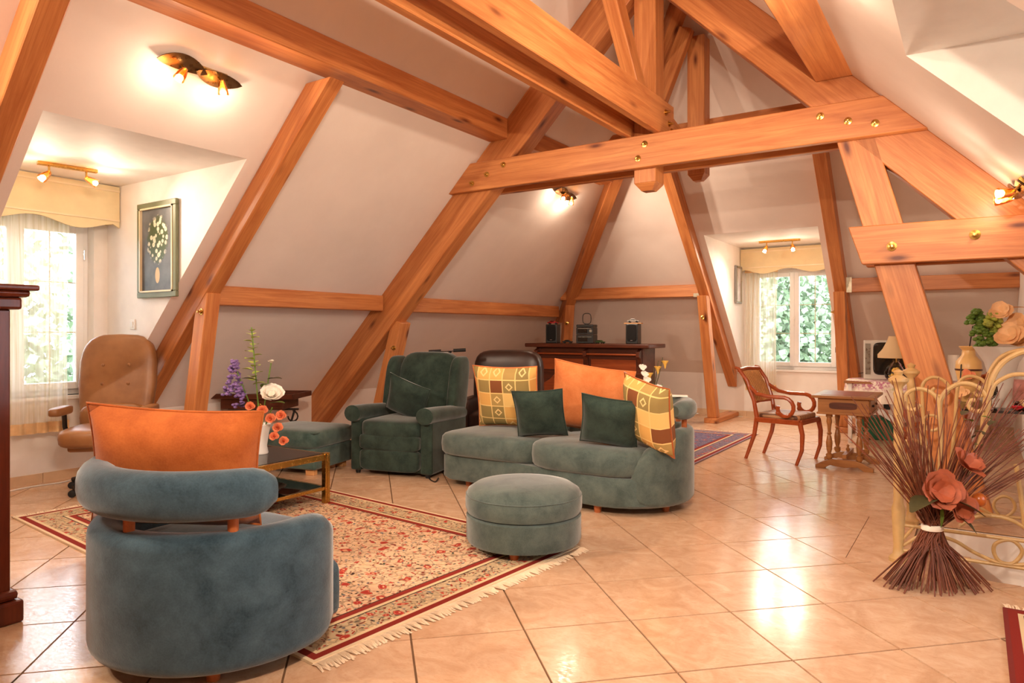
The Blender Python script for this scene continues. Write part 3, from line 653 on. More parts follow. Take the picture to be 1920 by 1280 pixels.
# ---------------------------------------------------------------- rugs
def rug_mat(name, L, Wd, field, pal, band, edge):
    t = NT(name); tc = t.n('ShaderNodeTexCoord'); s = t.n('ShaderNodeSeparateXYZ'); t.l(tc.outputs['Object'], s.inputs[0])
    ax = t.math('ABSOLUTE', s.outputs['X']); ay = t.math('ABSOLUTE', s.outputs['Y'])
    d = t.math('MINIMUM', t.math('SUBTRACT', L/2, ax), t.math('SUBTRACT', Wd/2, ay))
    wv = t.n('ShaderNodeVectorMath', operation='ADD'); nz = t.n('ShaderNodeTexNoise'); nz.inputs['Scale'].default_value = 9; t.l(tc.outputs['Object'], nz.inputs['Vector'])
    sc = t.n('ShaderNodeVectorMath', operation='SCALE'); sc.inputs['Scale'].default_value = .12; t.l(nz.outputs['Color'], sc.inputs[0]); t.l(tc.outputs['Object'], wv.inputs[0]); t.l(sc.outputs[0], wv.inputs[1])
    def flor(scale, base):
        v1 = t.n('ShaderNodeTexVoronoi'); v1.inputs['Scale'].default_value = scale; t.l(wv.outputs[0], v1.inputs['Vector'])
        sp = t.n('ShaderNodeSeparateColor'); t.l(v1.outputs['Color'], sp.inputs[0])
        pc = t.ramp(sp.outputs[0], [((i+.0)/len(pal), lin(*c)) for i, c in enumerate(pal)], 'CONSTANT')
        msk = t.ramp(v1.outputs['Distance'], [(.30, (1, 1, 1)), (.42, (0, 0, 0))]); c1 = t.mix(msk, base, pc)
        v2 = t.n('ShaderNodeTexVoronoi', feature='DISTANCE_TO_EDGE'); v2.inputs['Scale'].default_value = scale*.4; t.l(wv.outputs[0], v2.inputs['Vector'])
        ln = t.ramp(v2.outputs[0], [(.03, (1, 1, 1)), (.07, (0, 0, 0))]); c1 = t.mix(t.math('MULTIPLY', ln, .45), c1, lin(*pal[-1]))
        v3 = t.n('ShaderNodeTexVoronoi'); v3.inputs['Scale'].default_value = scale*.28; t.l(wv.outputs[0], v3.inputs['Vector']); s3 = t.n('ShaderNodeSeparateColor'); t.l(v3.outputs['Color'], s3.inputs[0])
        ro = t.ramp(v3.outputs['Distance'], [(.10, lin(222, 170, 130)), (.13, lin(168, 58, 48)), (.24, lin(196, 96, 76)), (.29, lin(70, 48, 40))], 'CONSTANT'); mk = t.math('MULTIPLY', t.math('LESS_THAN', v3.outputs['Distance'], .31), t.math('GREATER_THAN', s3.outputs[1], .35)); return t.mix(mk, c1, ro)
    f1 = flor(42, lin(*field)); f2 = flor(46, lin(*band))
    def step(a): return t.math('GREATER_THAN', d, a)
    col = t.mix(step(.018), lin(*edge), lin(132, 44, 36)); col = t.mix(step(.055), col, lin(214, 190, 150)); col = t.mix(step(.075), col, f2)
    col = t.mix(step(.22), col, lin(60, 50, 44)); col = t.mix(step(.228), col, lin(214, 190, 150)); col = t.mix(step(.25), col, lin(140, 48, 40)); col = t.mix(step(.285), col, lin(70, 56, 46)); col = t.mix(step(.293), col, f1)
    n = t.noise(tc.outputs['Object'], 260, 2); t.bump(n, .5, .004)
    return t.set(col, .95, Specular_IOR_Level=.1)
def rug(label, c, ang, L, Wd, mat, fr_ends=True):
    r = thing('rug', label, 'rug', (c[0], c[1], 0), ang); o = obj('pile', MB().box(-L/2, L/2, -Wd/2, Wd/2, .001, .012), mat, r)
    if fr_ends:
        rn = random.Random(int(L*100))
        for sx in (-1, 1):
            mb = MB(); y = -Wd/2
            while y < Wd/2:
                x0 = sx*L/2; ln = .06+rn.random()*.03; dy = rn.uniform(-.02, .02); w = .005
                mb.add([(x0, y-w, .008), (x0, y+w, .008), (x0+sx*ln, y+dy+w, .003), (x0+sx*ln, y+dy-w, .003), (x0+sx*ln*.5, y+dy*.3, .014)], [[0, 1, 4], [1, 2, 4], [2, 3, 4], [3, 0, 4]]); y += .011
            f = obj('fringe', mb, 'fringe', r); f['kind'] = 'stuff'
    return r
PAL1 = [(222, 190, 146), (150, 50, 40), (206, 166, 120), (84, 88, 72), (190, 84, 64), (226, 200, 160), (104, 108, 118), (128, 60, 46), (60, 40, 36)]
PAL2 = [(120, 108, 128), (150, 124, 124), (84, 78, 108), (168, 140, 128), (100, 92, 116), (60, 52, 74)]
PAL3 = [(150, 60, 48), (60, 44, 52), (186, 150, 130), (96, 84, 96), (120, 40, 36), (40, 32, 36)]
rug_mat('persian_rug', 3.43, 1.9, (216, 182, 148), PAL1, (190, 166, 132), (222, 200, 166))
rug_mat('violet_rug', 2.7, 1.15, (112, 100, 122), PAL2, (130, 112, 124), (150, 130, 140)); rug_mat('red_rug', 1.9, 1.1, (150, 120, 116), PAL3, (110, 70, 66), (120, 50, 44))
cR = (at_z(22, 972)+at_z(1095, 1028))/2
rug('large cream and red persian rug under the glass coffee table', cR, R_(-38.5+33.5), 3.43, 1.9, 'persian_rug')
rug('violet blue rug in front of the bar', (-2.86, 7.72), R_(90), 2.7, 1.15, 'violet_rug')
rug('dark red patterned rug beside the stairwell', (.66, 3.05), R_(90), 1.9, 1.1, 'red_rug')
# ---------------------------------------------------------------- upholstery helpers
def rrect(w0, w1, z0, z1, r, n=4):
    pts = []
    for cx, cz, a0 in ((w1-r, z1-r, 0), (w0+r, z1-r, 90), (w0+r, z0+r, 180), (w1-r, z0+r, 270)):
        for i in range(n+1): a = R_(a0+90*i/n); pts.append((cx+r*math.cos(a), cz+r*math.sin(a)))
    return pts
def ends(n, k=3):
    s_ = [1.0]*(n+1)
    for i, v_ in enumerate((.55, .85, .97)[:k]): s_[i] = v_; s_[n-i] = v_
    return s_
def foot(parent, x, y, h=.06, r=.03, mat='peg_wood'): return obj('foot', MB().lathe([(r*.8, 0), (r, h)], (x, y, 0), 14), mat, parent, smooth=True)
def cushion(name, label, w, h, t_, mat, loc, rz, tilt, roll=0, group='scatter cushions', piping=None, side=None):
    M = TR(loc, rz) @ Matrix.Rotation(-tilt, 4, 'X') @ Matrix.Rotation(roll, 4, 'Y')
    r = thing(name, label, 'cushion', group=group, M=M); obj('cover', MB().pillow(w, h, t_), mat, r, smooth='all')
    n = 48; pts = []
    for i in range(n):
        a = 2*math.pi*i/n; c_, s_ = math.cos(a), math.sin(a); k = 1/max(abs(c_), abs(s_)); a_, b_ = c_*k, s_*k
        pts.append((a_*w/2*(1-.07*(1-b_*b_)), 0, h/2+b_*h/2*(1-.07*(1-a_*a_))))
    obj('piping', MB().tube(pts, .006, 6, closed=True), piping or mat, r, smooth='all'); return r
# ---------------------------------------------------------------- tub armchair (near) : faces +v
ac = thing('tub_armchair', 'blue-grey velvet tub armchair with a floating padded backrest on the persian rug', 'armchair', W(-1.22, 2.96), R_(180))
def tub(parent, mat, R=.5, th=.13, z0=.06, z1=.57, a0=-200, a1=20, cen=(0, 0), path=None):
    p = path or arc(cen[0], cen[1], R-th/2, R_(a0), R_(a1), 40); n = len(p)-1
    return obj('shell', MB().sweep(p, rrect(-th/2, th/2, z0, z1, .055), ends(n)), mat, parent, smooth=True)
tub(ac, 'teal_velvet', a0=-30, a1=210)
obj('base', MB().lathe([(.36, .06), (.40, .08), (.40, .26), (.36, .27)], n=36), 'teal_velvet', ac, smooth=True)
obj('front_panel', MB().squad(.36, .07, .13, .3, .3, (0, -.27, .19)), 'teal_velvet', ac, smooth='all')
obj('seat_cushion', MB().squad(.37, .37, .10, .35, .6, (0, .0, .36)), 'teal_velvet', ac, smooth='all')
p = arc(0, 0, .46, R_(28), R_(168), 30, 0); obj('back_pad', MB().sweep(p, rrect(-.075, .075, .62, .80, .07), ends(30)), 'teal_velvet', ac, smooth=True)
for a in (45, 98, 150): obj('peg', MB().lathe([(.02, .55), (.02, .66)], (.435*math.cos(R_(a)), .435*math.sin(R_(a)), 0), 12), 'peg_wood', ac, smooth=True)
for a in (40, 140, 220, 320): foot(ac, .36*math.cos(R_(a)), .36*math.sin(R_(a)))
cpos = W(-1.42, 2.97, .49)
cushion('cushion', 'large burnt orange velvet cushion on the blue-grey tub armchair', .68, .52, .32, 'orange_velvet', cpos, R_(33.5+8), R_(-14), R_(4), group=None)
# ---------------------------------------------------------------- round ottoman
ot = thing('round_ottoman', 'round blue-grey velvet ottoman on the corner of the persian rug', 'ottoman', at_z(982, 1027)-Vector((0, 0, 0)), 0)
obj('base', MB().lathe([(.30, .05), (.335, .06), (.345, .08), (.345, .215), (.33, .225)], n=48), 'grey_teal_velvet', ot, smooth=True)
obj('top_cushion', MB().lathe([(.30, .222), (.338, .232), (.35, .26), (.35, .32), (.335, .36), (.29, .39), (.2, .405), (.08, .41), (.001, .41)], n=48), 'grey_teal_velvet', ot, smooth=True)
obj('seam', MB().tube(arc(0, 0, .345, 0, 2*math.pi*47/48, 47, .335), .004, 5, closed=True), 'grey_teal_velvet', ot, smooth='all')
for a in (20, 110, 200, 290): foot(ot, .25*math.cos(R_(a)), .25*math.sin(R_(a)), .05)
# ---------------------------------------------------------------- sofa
so = thing('sofa', 'curved grey-teal velvet chaise sofa with a rounded arm at one end', 'sofa', (-2.72, 4.95, 0))
def outline(inset=0):
    pts = []
    for i in range(13): a = R_(-90+180*i/12); pts.append((.5+(.5-inset)*math.cos(a), (.5-inset)*math.sin(a)))
    pts += [(0, .46-inset), (-.6, .42-inset)]
    for i in range(9): a = R_(90+90*i/8); pts.append((-.86+(.25-inset)*math.cos(a), .17+(.25-inset)*math.sin(a)))
    for i in range(7): a = R_(180+90*i/6); pts.append((-.96+(.15-inset)*math.cos(a), -.2+(.15-inset)*math.sin(a)))
    pts += [(-.5, -.36+inset), (-.15, -.41+inset), (.2, -.48+inset)]; return pts
ol = outline(.015); obj('base', MB().rings([[(x*.97, y*.97, .06) for x, y in ol], [(x, y, .08) for x, y in ol], [(x, y, .25) for x, y in ol], [(x*.98, y*.98, .27) for x, y in ol]]), 'grey_teal_velvet', so, smooth=True)
obj('seat_cushion', MB().squad(.50, .40, .11, .4, .35, (-.59, -.0, .36)), 'grey_teal_velvet', so, smooth='all')
obj('seat_cushion', MB().squad(.50, .46, .115, .4, .55, (.32, -.04, .365), fn=lambda p: Vector((p.x, p.y*(1+.04*p.x), p.z))), 'grey_teal_velvet', so, smooth='all')
path = arc(.5, 0, .44, R_(-62), R_(90), 22)+[(.3, .44, 0), (0, .44, 0), (-.3, .43, 0), (-.5, .42, 0)]
obj('shell', MB().sweep(path, rrect(-.06, .06, .06, .60, .05), ends(len(path)-1), [min(1, .66+.05*i) for i in range(len(path))]), 'grey_teal_velvet', so, smooth=True)
p = arc(.5, 0, .45, R_(-18), R_(100), 18); obj('back_pad', MB().sweep(p, rrect(-.07, .07, .66, .80, .06), ends(18)), 'grey_teal_velvet', so, smooth=True)
for a in (5, 50, 88): obj('peg', MB().lathe([(.02, .57), (.02, .69)], (.5+.44*math.cos(R_(a)), .44*math.sin(R_(a)), 0), 12), 'peg_wood', so, smooth=True)
for x, y in ((-.85, -.22), (-.85, .2), (.45, -.40), (.85, -.1), (.5, .38)): foot(so, x, y)
# patchwork cloth
t = NT('patchwork'); tc = t.n('ShaderNodeTexCoord'); dv = t.n('ShaderNodeVectorMath', operation='SCALE'); dv.inputs['Scale'].default_value = 1/.115; t.l(tc.outputs['Object'], dv.inputs[0])
fl = t.n('ShaderNodeVectorMath', operation='FLOOR'); t.l(dv.outputs[0], fl.inputs[0]); sp = t.n('ShaderNodeSeparateXYZ'); t.l(fl.outputs[0], sp.inputs[0]); cb = t.n('ShaderNodeCombineXYZ'); t.l(sp.outputs['X'], cb.inputs[0]); t.l(sp.outputs['Z'], cb.inputs[1])
wn = t.n('ShaderNodeTexWhiteNoise', noise_dimensions='2D'); t.l(cb.outputs[0], wn.inputs['Vector'])
pc = t.ramp(wn.outputs['Value'], [(0, lin(222, 170, 92)), (.28, lin(150, 128, 74)), (.45, lin(232, 192, 116)), (.62, lin(128, 74, 36)), (.75, lin(214, 156, 80)), (.9, lin(176, 146, 84))], 'CONSTANT')
fr = t.n('ShaderNodeVectorMath', operation='FRACTION'); t.l(dv.outputs[0], fr.inputs[0]); s2 = t.n('ShaderNodeSeparateXYZ'); t.l(fr.outputs[0], s2.inputs[0])
dx, dz = t.math('ABSOLUTE', t.math('SUBTRACT', s2.outputs['X'], .5)), t.math('ABSOLUTE', t.math('SUBTRACT', s2.outputs['Z'], .5))
lnm = t.math('GREATER_THAN', t.math('MAXIMUM', dx, dz), .46); col = t.mix(lnm, pc, lin(236, 200, 128))
dia = t.math('LESS_THAN', t.math('ABSOLUTE', t.math('SUBTRACT', t.math('ADD', dx, dz), .24)), .06); sel = t.math('GREATER_THAN', wn.outputs['Color'], .55)
col = t.mix(t.math('MULTIPLY', dia, sel), col, lin(240, 206, 140)); t.bump(t.noise(tc.outputs['Object'], 200, 2), .2, .003); t.set(col, .9)
def sp_(px, py, z): return at_z(px, py, z)
cushion('cushion', 'patchwork gold cushion at the armless end of the sofa', .58, .56, .2, 'patchwork', sp_(957, 800, .475), R_(14), R_(-16), 0, None, 'orange_cloth')
cushion('cushion', 'small dark green velvet cushion leaning on the patchwork cushion', .40, .40, .15, 'green_velvet', sp_(1018, 817, .475), R_(22), R_(-20), R_(-4), None)
cushion('cushion', 'large orange cushion in the middle of the sofa back', .66, .58, .2, 'orange_cloth', sp_(1100, 808, .475), R_(18), R_(-14), R_(9), None)
cushion('cushion', 'small dark green velvet cushion in front of the orange one near the arm', .42, .40, .15, 'green_velvet', sp_(1140, 834, .475), R_(14), R_(-24), R_(8), None)
cushion('cushion', 'patchwork gold cushion against the rounded arm of the sofa', .46, .52, .2, 'patchwork', sp_(1222, 838, .475), R_(-28), R_(-16), R_(12), None, 'orange_velvet')
mg = Vector((-1.90, 5.22, .80)); r = thing('magazine', 'white magazine lying on the sofa arm pad', 'magazine', mg, R_(20)); obj('pages', MB().box(-.06, .06, -.05, .05, .001, .01), 'paper', r, bevel=.002)
# ---------------------------------------------------------------- wing recliner, footstool
rc = thing('wing_recliner', 'dark green velvet wing recliner with rolled arms', 'armchair', W(-.96, 6.68), R_(13))
obj('frame', MB().box(-.30, .30, -.36, .36, .03, .30), 'green_velvet', rc, bevel=.02)
obj('footrest_panel', MB().squad(.30, .05, .10, .35, .3, (0, -.40, .145)), 'green_velvet', rc, smooth='all')
obj('front_panel', MB().squad(.30, .05, .075, .35, .3, (0, -.405, .305)), 'green_velvet', rc, smooth='all')
obj('seat_cushion', MB().squad(.31, .38, .085, .35, .3, (0, -.08, .42)), 'green_velvet', rc, smooth='all')
for s_ in (-1, 1):
    a = obj('arm', MB().box(s_*.30 if s_ > 0 else -.42, .42 if s_ > 0 else -.30, -.40, .34, .03, .52), 'green_velvet', rc, bevel=.02)
    pr = [(s_*.37+.085*math.cos(2*math.pi*i/18), .545+.075*math.sin(2*math.pi*i/18)) for i in range(18)]
    rg = []
    for y, k, dz in ((-.455, .75, .01), (-.445, 1, .01), (-.2, 1, .0), (.1, .95, -.015), (.32, .8, -.03)): rg.append([(s_*.37+(x-s_*.37)*k, y, .545+(z-.545)*k+dz) for x, z in pr])
    obj('arm_roll', MB().rings(rg), 'green_velvet', a, smooth=True)
    obj('wing', MB().squad(.055, .16, .30, .5, .5, (s_*.35, .30, .76), fn=lambda p: Vector((p.x, p.y+.22*(p.z)+.0, p.z))), 'green_velvet', rc, smooth='all')
obj('backrest', MB().squad(.32, .10, .40, .45, .35, (0, .34, .70), fn=lambda p: Vector((p.x, p.y+.25*p.z-.04*(1-(p.x/.32)**2), p.z))), 'green_velvet', rc, smooth='all')
for x, y in ((-.36, -.36), (.36, -.36), (-.36, .3), (.36, .3)): obj('foot', MB().lathe([(.02, 0), (.025, .03)], (x, y, 0), 10), 'rubber', rc)
cw = MW[rc.name] @ Vector((-.06, -.03, .50))
cushion('cushion', 'small dark green velvet cushion lying askew on the recliner', .42, .42, .14, 'green_velvet', cw, R_(13-4), R_(-26), R_(24), None)
fs = thing('footstool', 'square blue-green velvet footstool beside the recliner', 'footstool', at_z(568, 878), R_(13))
obj('base', MB().box(-.35, .35, -.29, .31, .055, .25), 'sea_velvet', fs, bevel=.02)
obj('top_cushion', MB().squad(.37, .325, .09, .35, .22, (0, .01, .325)), 'sea_velvet', fs, smooth='all')
obj('seam', MB().tube([(x*.985, y*.985+.01, .385) for x, y in ((-.36, -.31), (.36, -.31), (.36, .31), (-.36, .31))], .005, 5, closed=True), 'green_velvet', fs)
for x in (-.26, .26):
    for y in (-.22, .24): obj('foot', MB().box(x-.045, x+.045, y-.03, y+.03, 0, .056), 'biscuit_wood', fs, bevel=.005)
# dark leather armchair behind
dl = thing('leather_armchair', 'dark brown leather armchair behind the sofa cushions', 'armchair', W(-.10, 7.55), R_(200))
obj('backrest', MB().squad(.39, .16, .46, .4, .4, (0, -.28, .64)), 'dark_leather', dl, smooth='all')
obj('seat', MB().squad(.30, .40, .14, .35, .35, (0, .05, .34)), 'dark_leather', dl, smooth='all')
for s_ in (-1, 1): obj('arm', MB().squad(.08, .40, .28, .4, .35, (s_*.34, .05, .32)), 'dark_leather', dl, smooth='all')
obj('base', MB().box(-.36, .36, -.36, .4, .0, .2), 'dark_leather', dl, bevel=.02)
hb = thing('exercise_handlebar', 'black padded handlebar on a slim upright post behind the recliner', 'exercise bar', W(-.68, 7.42), R_(33.5))
obj('post', MB().tube([(0, 0, .02), (0, 0, 1.02), (.03, -.03, 1.1)], .016, 10), 'black_plastic', hb, smooth=True); obj('base', MB().box(-.09, .09, -.12, .12, 0, .03), 'black_plastic', hb, bevel=.008)
obj('bar', MB().tube([(-.2, -.03, 1.09), (.18, -.03, 1.11)], .011, 10), 'chrome', hb, smooth=True)
for a, b in ((-.2, -.07), (.06, .19)): obj('grip', MB().tube([(a, -.03, 1.09+(a+.2)*.05), (b, -.03, 1.09+(b+.2)*.05)], .018, 10), 'rubber', hb, smooth=True)
# ---------------------------------------------------------------- swivel chair
sc = thing('swivel_chair', 'tufted tan leather swivel armchair in the leather-chair dormer', 'chair', (-5.98, 2.98, 0), R_(46))
for k in range(5):
    a = R_(72*k+20); leg = obj('base_leg', MB().tube([(0, 0, .12), (.15*math.cos(a), .15*math.sin(a), .11), (.31*math.cos(a), .31*math.sin(a), .075)], [.03, .026, .018], 8), 'dark_iron', sc, smooth=True)
    obj('caster', MB().lathe([(.001, -.03), (.028, -.025), (.028, .025), (.001, .03)], n=12).xf(TR((.31*math.cos(a), .31*math.sin(a), .03)) @ Matrix.Rotation(R_(90), 4, 'X')), 'rubber', leg, smooth=True)
obj('column', MB().lathe([(.04, .1), (.04, .24), (.028, .24), (.028, .38)], n=14), 'dark_iron', sc, smooth=True)
obj('seat_frame', MB().box(-.24, .24, -.2, .22, .34, .40), 'brown_leather', sc, bevel=.02)
obj('seat', MB().squad(.29, .29, .085, .5, .4, (0, -.06, .46)), 'brown_leather', sc, smooth='all')
bk = obj('backrest', MB().squad(.30, .085, .42, .55, .45, (0, .25, .86), fn=lambda p: Vector((p.x*(1-.10*max(0, -p.z)/.42), p.y+.16*p.z-.05*(1-(p.x/.3)**2)*0, p.z))), 'brown_leather', sc, smooth='all')
obj('lumbar_roll', MB().squad(.26, .08, .12, .6, .5, (0, .15, .58)), 'brown_leather', sc, smooth='all')
for x in (-.1, .1):
    for z in (.86, 1.02): obj('button', MB().squad(.013, .008, .013, 1, 1, (x, .25+.16*(z-.86)-.088, z), 10, 6), 'brown_leather', bk, smooth='all')
for s_ in (-1, 1):
    obj('armrest', MB().squad(.045, .17, .035, .4, .5, (s_*.33, -.06, .66)), 'brown_leather', sc, smooth='all')
    obj('arm_bracket', MB().sweep([(s_*.33, 0, .62), (s_*.33, -.0, .62)], [(0, 0)]) if 0 else MB().tube([(s_*.33, .0, .64), (s_*.335, .03, .52), (s_*.30, .05, .40), (s_*.2, .05, .37)], .02, 6), 'black_plastic', sc, smooth=True)
# ---------------------------------------------------------------- coffee table with glass top
CT = Vector((-4.08, 3.62, 0)); tw, td, th_ = 1.05, 1.05, .37
ct = thing('coffee_table', 'brass framed coffee table with smoked glass top', 'table', (CT.x-tw/2, CT.y-td/2, .012))
for sx in (-1, 1):
    for sy in (-1, 1): obj('leg', MB().box(sx*tw/2-.022, sx*tw/2+.022, sy*td/2-.022, sy*td/2+.022, 0, th_+.008).box(sx*tw/2-.026, sx*tw/2+.026, sy*td/2-.006, sy*td/2+.006, 0, th_), 'brass', ct, bevel=.003)
for z0, z1, nm in ((th_-.045, th_, 'top_rail'), (.10, .125, 'shelf_rail')):
    for s_ in (-1, 1):
        obj(nm, MB().box(-tw/2+.02, tw/2-.02, s_*td/2-.014, s_*td/2+.014, z0, z1), 'brass', ct, bevel=.004); obj(nm, MB().box(s_*tw/2-.014, s_*tw/2+.014, -td/2+.02, td/2-.02, z0, z1), 'brass', ct, bevel=.004)
obj('glass_top', MB().box(-tw/2+.015, tw/2-.015, -td/2+.015, td/2-.015, th_-.008, th_+.002), 'smoked_glass', ct); obj('glass_shelf', MB().box(-tw/2+.015, tw/2-.015, -td/2+.015, td/2-.015, .118, .126), 'smoked_glass', ct)
dsh = thing('metal_dish', 'round pewter dish on the lower glass shelf', 'dish', (-4.28, 3.22, .139)); obj('bowl', MB().lathe([(.06, 0), (.10, .01), (.15, .04), (.155, .045), (.145, .043), (.09, .016), (.001, .012)], n=28), 'pewter', dsh, smooth=True)
# tray table
tp = W(-2.70, 7.5); tt = thing('tray_table', 'dark wooden tray table with wrought iron scroll legs', 'table', tp, R_(28))
obj('tray', MB().box(-.46, .46, -.24, .24, .60, .62), 'walnut', tt, bevel=.004)
obj('tray_rim', MB().box(-.47, .47, -.25, -.235, .60, .655).box(-.47, .47, .235, .25, .60, .655).box(-.47, -.455, -.25, .25, .60, .655).box(.455, .47, -.25, .25, .60, .655), 'walnut', tt, bevel=.005)
dr = obj('drawer', MB().box(-.34, .34, -.2, .2, .49, .60), 'walnut', tt, bevel=.004); obj('knob', MB().squad(.018, .018, .018, 1, 1, (.1, -.215, .545), 10, 6), 'brass', dr, smooth='all')
obj('frame_bar', MB().box(-.42, .42, -.015, .015, .465, .485), 'dark_iron', tt)
for s_ in (-1, 1):
    pts = [(s_*.40, 0, .475)]+[(s_*(.36-.055*math.cos(a_)), 0, .40-.055*math.sin(a_)) for a_ in [R_(-90-30*i) for i in range(10)]]
    obj('scroll', MB().tube(pts, .009, 6), 'dark_iron', tt, smooth=True); obj('leg', MB().tube([(s_*.38, 0, .47), (s_*.30, 0, .2), (s_*.38, 0, .0)], .012, 8), 'dark_iron', tt, smooth=True)
    obj('foot_bar', MB().tube([(s_*.38, -.2, .012), (s_*.38, .2, .012)], .012, 8), 'dark_iron', tt, smooth=True)
for k, (x, y) in enumerate(((.05, 0), (.12, .05), (.16, -.02))): r = thing('bread_roll', ['golden bread roll in the middle of the tray table', 'golden bread roll behind the others on the tray table', 'golden bread roll nearest the tray rim'][k], 'bread', (0, 0, 0), group='rolls on the tray table', M=MW[tt.name] @ TR((x, y, .62), k)); obj('crust', MB().squad(.05, .03, .02, 1, 1, (0, 0, .018), 14, 8), 'apricot_bread', r, smooth='all')
# wardrobe
wd = thing('cabinet', 'tall dark cherry wood cabinet with moulded cornice at the edge of the room', 'cabinet', (-3.60, 1.37, 0), 0)
wm, wb = -.55, -1.3
obj('body', MB().box(wm, 0, wb, 0, .14, 1.40), 'mahogany', wd, bevel=.006); obj('side_panel', MB().box(-.008, .008, wb+.12, -.12, .28, 1.28), 'mahogany', wd, bevel=.006)
pb_ = MB()
for dz, o_ in ((0, .045), (.10, .045), (.115, .03), (.14, .012)): pass
obj('plinth', MB().box(wm, .04, wb, .04, 0, .10), 'mahogany', wd, bevel=.012); obj('plinth_moulding', MB().box(wm, .025, wb, .025, .10, .145), 'mahogany', wd, bevel=.018)
obj('frieze', MB().box(wm, .035, wb, .035, 1.40, 1.455), 'mahogany', wd, bevel=.012); obj('cornice', MB().box(wm, .06, wb, .06, 1.455, 1.49), 'mahogany', wd, bevel=.016); obj('top_board', MB().box(wm, .085, wb, .085, 1.485, 1.51), 'mahogany', wd, bevel=.008)
# ---------------------------------------------------------------- bar with hi-fi
bc = W(1.17, 10.0); bar = thing('bar_counter', 'dark carved wooden bar counter against the end slope', 'bar counter', (bc.x, bc.y, 0))
BL = .84
obj('body', MB().box(-BL, BL, -.2, .22, .0, 1.08), 'walnut', bar, bevel=.008)
obj('counter_top', MB().box(-BL-.13, BL+.13, -.32, .28, 1.08, 1.135), 'walnut', bar, bevel=.012)
rl = obj('front_rail', MB().tube([(-BL+.02, -.27, .99), (BL-.02, -.27, .99)], .013, 10), 'cherry', bar, smooth=True)
for x in (-BL+.04, 0, BL-.04):
    pr = [(-.2, 1.07), (-.30, 1.03), (-.30, .96), (-.255, .94), (-.235, .86), (-.2, .80)]
    obj('bracket', MB().rings([[(x+dx, y, z) for y, z in pr] for dx in (-.025, .025)]), 'walnut', bar, bevel=.004)
for k, x in enumerate((-.4, .4)):
    pn = MB(); o0 = [(x-.32, .10), (x+.32, .10), (x+.32, .55), (x+.2, .62), (x+.12, .70), (x-.12, .70), (x-.2, .62), (x-.32, .55)]
    obj('arched_panel', pn.rings([[(a, -.212, b) for a, b in o0], [(a, -.2, b) for a, b in o0]]), 'cherry', bar, bevel=.005)
    obj('upper_panel', MB().box(x-.34, x+.34, -.21, -.2, .76, .92), 'cherry', bar, bevel=.006)
obj('rail_moulding', MB().box(-BL, BL, -.215, -.2, .72, .74), 'walnut', bar, bevel=.004)
def on_bar(x, y): p = MW[bar.name] @ Vector((x, y, 1.135)); return p
def speaker(label, x, rz):
    r = thing('loudspeaker', label, 'speaker', on_bar(x, -.02), rz); b = obj('cabinet_box', MB().box(-.085, .085, -.1, .1, 0, .275), 'black_plastic', r, bevel=.01)
    obj('grille', MB().squad(.068, .012, .118, .4, .4, (0, -.1, .15)), 'speaker_cloth', r, smooth='all'); obj('badge', MB().box(-.016, .016, -.115, -.11, .045, .052), 'chrome', r)
    return r
speaker('black loudspeaker with a red model car on top', -.66, R_(14)); speaker('black loudspeaker with a silver model car on a wooden stand on top', .62, R_(10))
st_ = thing('stereo_system', 'black stacked mini hi-fi with round dial on the bar', 'stereo', on_bar(-.10, -.02), R_(12))
obj('lower_deck', MB().box(-.125, .125, -.12, .12, .004, .125), 'black_plastic', st_, bevel=.006); obj('upper_deck', MB().box(-.125, .125, -.12, .12, .128, .225), 'black_plastic', st_, bevel=.006); obj('disc_lid', MB().box(-.125, .125, -.12, .12, .228, .27), 'black_plastic', st_, bevel=.01)
for z in (.03, .15): obj('display', MB().box(-.1, .04, -.124, -.119, z, z+.055), 'screen', st_); obj('button_row', MB().box(-.1, .1, -.125, -.119, z+.06, z+.066), 'pewter', st_)
obj('dial', MB().lathe([(.001, 0), (.02, .0), (.02, .012), (.001, .012)], n=16).xf(TR((.09, -.12, .18)) @ Matrix.Rotation(R_(90), 4, 'X')), 'pewter', st_, smooth=True)
lp = thing('loop_antenna', 'black oval loop antenna standing on the hi-fi', 'antenna', MW[st_.name] @ Vector((0, 0, .27)), R_(12))
obj('loop', MB().tube([(.062*math.copysign(abs(math.cos(a_))**.6, math.cos(a_)), 0, .085+.075*math.copysign(abs(math.sin(a_))**.7, math.sin(a_))) for a_ in [2*math.pi*i/28 for i in range(28)]], .006, 6, closed=True), 'black_plastic', lp, smooth=True); obj('stand', MB().box(-.03, .03, -.02, .02, 0, .012), 'black_plastic', lp)
def model_car(label, p, rz, mat, s_=1.0, group=None):
    r = thing('model_car', label, 'model car', p, rz, group); W_ = .045*s_; L_ = .075*s_
    pr = [(-L_, .014), (-L_, .03), (-.7*L_, .034), (-.4*L_, .05), (.25*L_, .05), (.5*L_, .034), (L_, .028), (L_, .014)]
    obj('body', MB().rings([[(x, y*W_/1, z*s_) for x, z in pr] for y in (-.5, .5)]), mat, r, bevel=.003); obj('windows', MB().box(-.38*L_, .3*L_, -W_*.51, W_*.51, .036*s_, .046*s_), 'screen', r)
    for x in (-.6, .6):
        for y in (-1, 1): obj('wheel', MB().lathe([(.001, -.005), (.013*s_, -.005), (.013*s_, .005), (.001, .005)], n=12).xf(TR((x*L_, y*W_*.5, .013*s_)) @ Matrix.Rotation(R_(90), 4, 'X')), 'rubber', r)
model_car('dark model car between the loudspeaker and the hi-fi', on_bar(-.36, -.12), R_(10), 'black_plastic'); model_car('olive green model car beside the hi-fi', on_bar(.16, -.12), R_(-12), 'green_paint')
model_car('red model car on top of a loudspeaker', on_bar(-.66, -.02)+Vector((0, 0, .276)), R_(14), 'red_paint', 1.1)
